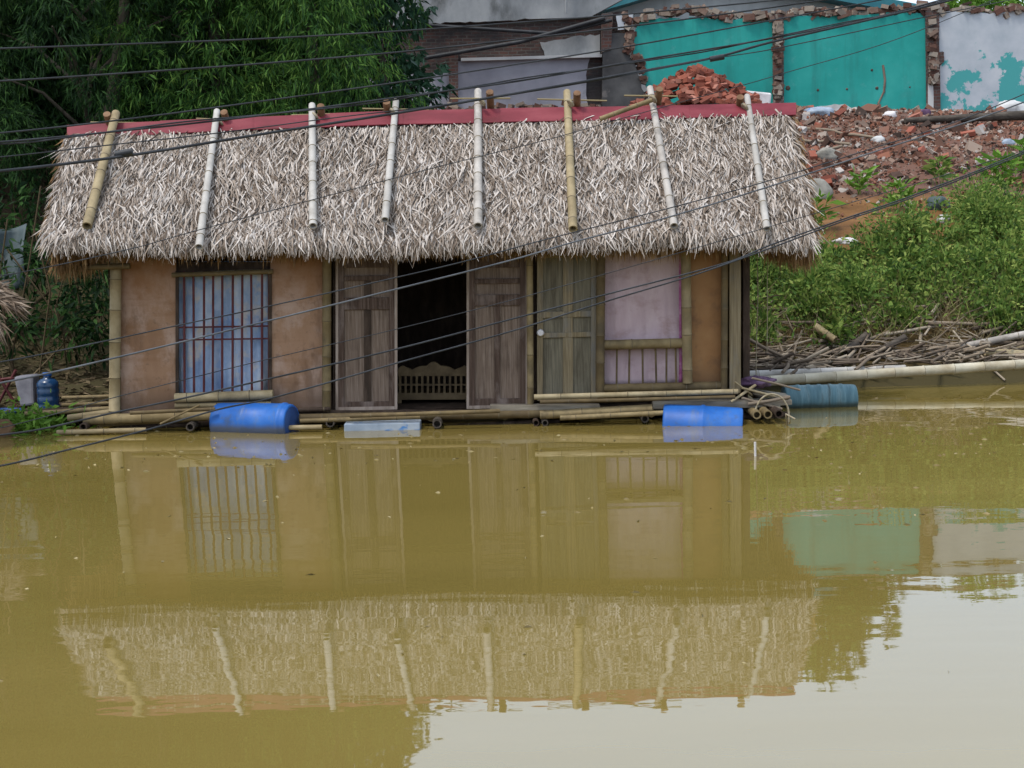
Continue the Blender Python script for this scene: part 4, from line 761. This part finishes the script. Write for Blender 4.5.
# ------------------------------------------------------------------ trees
def tree(name, base, top, rx, ry, z0, nclump, per, Lr, Wr, m, label, seed, droop=.9, ntr=1, group='trees on the left bank'):
    g = np.random.default_rng(seed); bx, by = base; bz_ = float(HT(np.array(bx),np.array(by)))
    rt = root(name, (bx,by,bz_), label, 'tree', group)
    h = top - z0
    v = g.random(nclump); th = g.uniform(0,6.283,nclump); rr = np.sqrt(g.uniform(.15,1,nclump)); prof = np.clip(1.15*np.sin(np.pi*np.clip(.12+.86*v,0,1))**.6, .2, 1)
    C = np.stack([bx + rx*rr*prof*np.cos(th), by + ry*rr*prof*np.sin(th), z0 + h*v],1)
    rad = g.uniform(.35,.95,(nclump,1)) * np.array([[1.,1.,1.]])
    # sprays: several narrow leaves share a twig end and hang
    ns = per//9; nS_ = nclump*ns; Cs = np.repeat(C, ns, 0); Rs = np.repeat(rad[:,:1], ns, 0)
    d = unit(g.normal(size=(nS_,3))); Ps = Cs + d*Rs*(.4+.6*g.random((nS_,1))**.6)
    P = np.repeat(Ps, 9, 0); dd = np.repeat(d, 9, 0); D = dd*.55 + g.normal(0,.55,P.shape); D[:,2] -= droop; D = unit(D)
    P = P + g.normal(0,.05,P.shape)
    link('crown', np_mesh('crown', *leaves_geo(P, D, g.uniform(*Lr,len(P)), g.uniform(*Wr,len(P)))), m, rt)
    mb = MB(); rg = random.Random(seed)
    for k in range(ntr):
        o = Vector((rg.gauss(0,.25) if ntr > 1 else 0, rg.gauss(0,.2) if ntr > 1 else 0, 0)); p = Vector((bx,by,bz_-.2))+o; tip = Vector((bx+rg.gauss(0,rx*.25),by+rg.gauss(0,ry*.25),z0+h*.8))
        mid = p.lerp(tip,.5)+Vector((rg.gauss(0,.2),rg.gauss(0,.2),0)); mb.tube([p,p.lerp(mid,.5),mid,mid.lerp(tip,.5),tip], .16 if ntr == 1 else .06, 8, r1=.03)
    for k in rg.sample(range(nclump), min(nclump,26)):
        c = Vector(C[k]); s0 = Vector((bx,by,max(bz_+.5, c.z-rg.uniform(.6,1.6)))); mb.tube([s0, s0.lerp(c,.55)+Vector((0,0,.2)), c], .045, 5, r1=.012)
    build(mb, 'trunk', m_bark, rt)
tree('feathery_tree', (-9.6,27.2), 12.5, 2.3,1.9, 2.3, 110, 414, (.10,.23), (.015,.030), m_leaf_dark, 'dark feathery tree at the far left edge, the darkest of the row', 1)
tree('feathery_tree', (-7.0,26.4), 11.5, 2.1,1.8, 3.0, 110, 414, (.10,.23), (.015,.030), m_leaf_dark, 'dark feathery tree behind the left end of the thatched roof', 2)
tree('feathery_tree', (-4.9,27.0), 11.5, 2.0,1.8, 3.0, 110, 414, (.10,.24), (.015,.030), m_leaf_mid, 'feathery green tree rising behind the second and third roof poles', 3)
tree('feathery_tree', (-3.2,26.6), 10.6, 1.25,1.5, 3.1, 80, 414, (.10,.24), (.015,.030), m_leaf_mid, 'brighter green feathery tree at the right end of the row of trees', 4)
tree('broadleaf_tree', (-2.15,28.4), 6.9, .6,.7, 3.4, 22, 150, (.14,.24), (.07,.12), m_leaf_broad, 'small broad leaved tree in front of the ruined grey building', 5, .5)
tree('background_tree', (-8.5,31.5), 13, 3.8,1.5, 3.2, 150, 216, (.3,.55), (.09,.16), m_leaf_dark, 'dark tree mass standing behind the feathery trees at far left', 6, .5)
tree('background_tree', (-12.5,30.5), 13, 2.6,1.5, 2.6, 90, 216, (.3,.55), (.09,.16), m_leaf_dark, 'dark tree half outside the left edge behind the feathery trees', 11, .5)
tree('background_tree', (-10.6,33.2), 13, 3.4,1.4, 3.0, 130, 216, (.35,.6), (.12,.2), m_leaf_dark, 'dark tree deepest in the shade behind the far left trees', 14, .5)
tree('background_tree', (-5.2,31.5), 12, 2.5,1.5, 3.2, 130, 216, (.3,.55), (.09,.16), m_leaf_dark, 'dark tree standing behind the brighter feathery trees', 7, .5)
tree('tall_tree', (12.0,58), 14.8, 2.2,2.0, 10.6, 70, 180, (.3,.55), (.1,.18), m_leaf_mid, 'tall tree behind the teal wall, seen as a reflection in the pond', 8, .4, 1, 'trees behind the ruins')
tree('bushy_tree', (13.3,43), 7.9, 1.4,.8, 6.2, 60, 160, (.14,.26), (.05,.09), m_bright, 'bright bushy tree top showing above the flaking white wall', 9, .3, 1, 'trees behind the ruins')
# undergrowth in the dark on the left bank
g = np.random.default_rng(77); nC = 230; cx_ = g.uniform(-12,-2.6,nC); cy_ = shore(cx_) + g.uniform(1.6,7,nC); cz_ = HT(cx_,cy_); rad = g.uniform(.25,.6,(nC,1)); C = np.stack([cx_,cy_,cz_+g.uniform(.1,1.3,nC)],1)
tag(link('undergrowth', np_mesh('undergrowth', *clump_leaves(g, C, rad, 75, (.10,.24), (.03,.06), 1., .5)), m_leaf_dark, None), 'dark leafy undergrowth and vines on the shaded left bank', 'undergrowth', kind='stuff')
vn = MB(); gg = random.Random(4)
for i in range(70):
    x = gg.uniform(-9.5,-4.2); y = 20.6+gg.random()*3; z1 = gg.uniform(1.2,3.2); dx = gg.gauss(0,.5); vn.tube([(x,y,z1),(x+dx*.4+gg.gauss(0,.1),y,z1*.65),(x+dx,y+gg.gauss(0,.2),float(HT(np.array(x+dx),np.array(y))))], gg.choice([.008,.012,.02]), 5)
tag(build(vn, 'vines', m_dead), 'bare hanging vines and dead stems in the shade on the left', 'vines', kind='stuff')
n = 5000; x = g.uniform(-11,-3,n); y = shore(x)+g.uniform(.1,4,n); P = np.stack([x,y,HT(x,y)+.01],1); D = unit(np.stack([g.normal(0,1,n),g.normal(0,1,n),g.uniform(0,.35,n)],1))
tag(link('leaf_litter', np_mesh('leaf_litter', *leaves_geo(P,D,g.uniform(.08,.25,n),g.uniform(.02,.05,n))), m_dead, None), 'dead leaves covering the shaded mud on the left', 'leaf litter', kind='stuff')

# ------------------------------------------------------------------ overhead cables
def cable(pts, r, Y0, Y1, label, m=m_cable, joint=None, twin=0.):
    p = [(x, y) for x, y in pts]
    (xa, ya), (xb, yb) = p[0], p[1]; p = [(xa-420, ya-(yb-ya)/(xb-xa)*420*.75)] + p
    (xa, ya), (xb, yb) = p[-2], p[-1]; p = p + [(xb+420, yb+(yb-ya)/(xb-xa)*420*1.1)]
    P3 = [at(x, y, Y0+(Y1-Y0)*(x/1024)) for x, y in p]; out = []
    for i in range(len(P3)-1):
        q0, q1, q2, q3 = P3[max(i-1,0)], P3[i], P3[i+1], P3[min(i+2,len(P3)-1)]
        t1 = (q2-q0)*.5*((q2-q1).length/max(1e-6,((q2-q0).length*.5))); t2 = (q3-q1)*.5*((q2-q1).length/max(1e-6,((q3-q1).length*.5)))
        for k in range(10):
            s = k/10; h1, h2, h3, h4 = 2*s**3-3*s**2+1, -2*s**3+3*s**2, s**3-2*s**2+s, s**3-s**2
            out.append(q1*h1+q2*h2+t1*h3+t2*h4)
    out.append(P3[-1]); r *= .84; mb = MB().tube(out, r, 6)
    if twin: mb.tube([v + Vector((0,.02*math.sin(i*.7),twin*math.cos(i*.25))) for i, v in enumerate(out)], r*.8, 6)
    o = build(mb, 'overhead_cable', m); tag(o, label, 'cable', 'overhead cables')
    if joint:
        c = at(*joint, Y0+(Y1-Y0)*joint[0]/1024); build(MB().tube([c+Vector((-.05,0,-.008)), c+Vector((.05,0,.008))], .02, 8), 'cable_joint', m, o)
cable([(0,48.5),(128,44),(256,39),(400,31),(512,23),(640,13),(768,1)], .007, 9,12, 'thin black cable across the dark trees, topmost of all cables')
cable([(0,81),(128,73),(256,64),(400,52),(512,40),(640,25),(768,8)], .0078, 9.4,12.3, 'black cable across the dark trees, second from the top')
cable([(0,133),(128,119),(256,102),(400,82),(512,65),(630,46),(768,21),(880,0)], .0068, 8.8,12.1, 'black cable just above the roof ridge at the left, third from the top')
cable([(0,142),(110,132),(256,116),(400,97),(512,82),(642,60),(768,39),(868,19),(930,3)], .0085, 9.2,12.6, 'thick black twin cable grazing the red ridge cap at the left', twin=.014)
cable([(0,171),(125,156),(256,135),(391,114),(512,94),(642,71),(717,57),(768,43),(868,20),(932,5)], .0115, 8.6,12.4, 'thickest black cable crossing the pole tops and the upper thatch', joint=(124,153))
cable([(0,157),(100,146),(210,134),(340,117),(450,104),(600,80),(717,58),(768,50),(930,16),(1010,0)], .005, 8.9,12.2, 'thin black cable that joins the thickest cable above the heap of bricks', joint=(717,58))
cable([(0,276),(130,249),(195,231),(308,201),(441,166),(550,139),(620,119),(747,84),(788,72),(880,45),(960,14)], .004, 9.5,12.9, 'very thin wire slanting over the whole thatch from eave to ridge')
cable([(0,362),(110,340),(175,326),(256,309),(394,278),(466,261),(540,241),(666,209),(768,181),(877,147),(950,124),(1024,94)], .005, 8.4,11.8, 'thin dark wire just above the pale cable over the door openings')
cable([(0,383),(110,359),(255,324),(397,289),(512,260),(574,242),(662,219),(768,187),(877,151),(968,122),(1024,102)], .0068, 8.2,11.6, 'pale grey cable crossing the window bars and right end of the eave', m_cable_pale)
cable([(240,355),(325,327),(397,296),(470,263),(540,236),(640,200)], .0045, 9.6,11.9, 'faint thin wire crossing the pale cable at the open doorway', m_cable_pale) if False else None
cable([(0,428),(120,396),(256,362),(397,329),(512,300),(612,272),(734,237),(850,203),(1000,158)], .0034, 8.7,11.9, 'very thin wire crossing the middle of the doors')
cable([(0,435),(42,429),(108,414),(175,400),(255,382),(397,349),(512,319),(604,295),(729,262),(768,246),(838,221),(914,195),(1018,154)], .0066, 8.0,11.4, 'dark cable that passes behind the blue barrel end and the lilac curtain top'.replace('passes behind the blue barrel end and the lilac curtain top','crosses the window sill and the lilac curtain, upper of the lowest two'))
cable([(0,466),(75,448),(150,429),(220,409),(268,399),(397,363),(512,331),(604,302),(694,275),(768,249),(838,223),(914,197),(1018,156)], .0062, 7.8,11.4, 'lowest cable of all, dipping over the open water at the left')
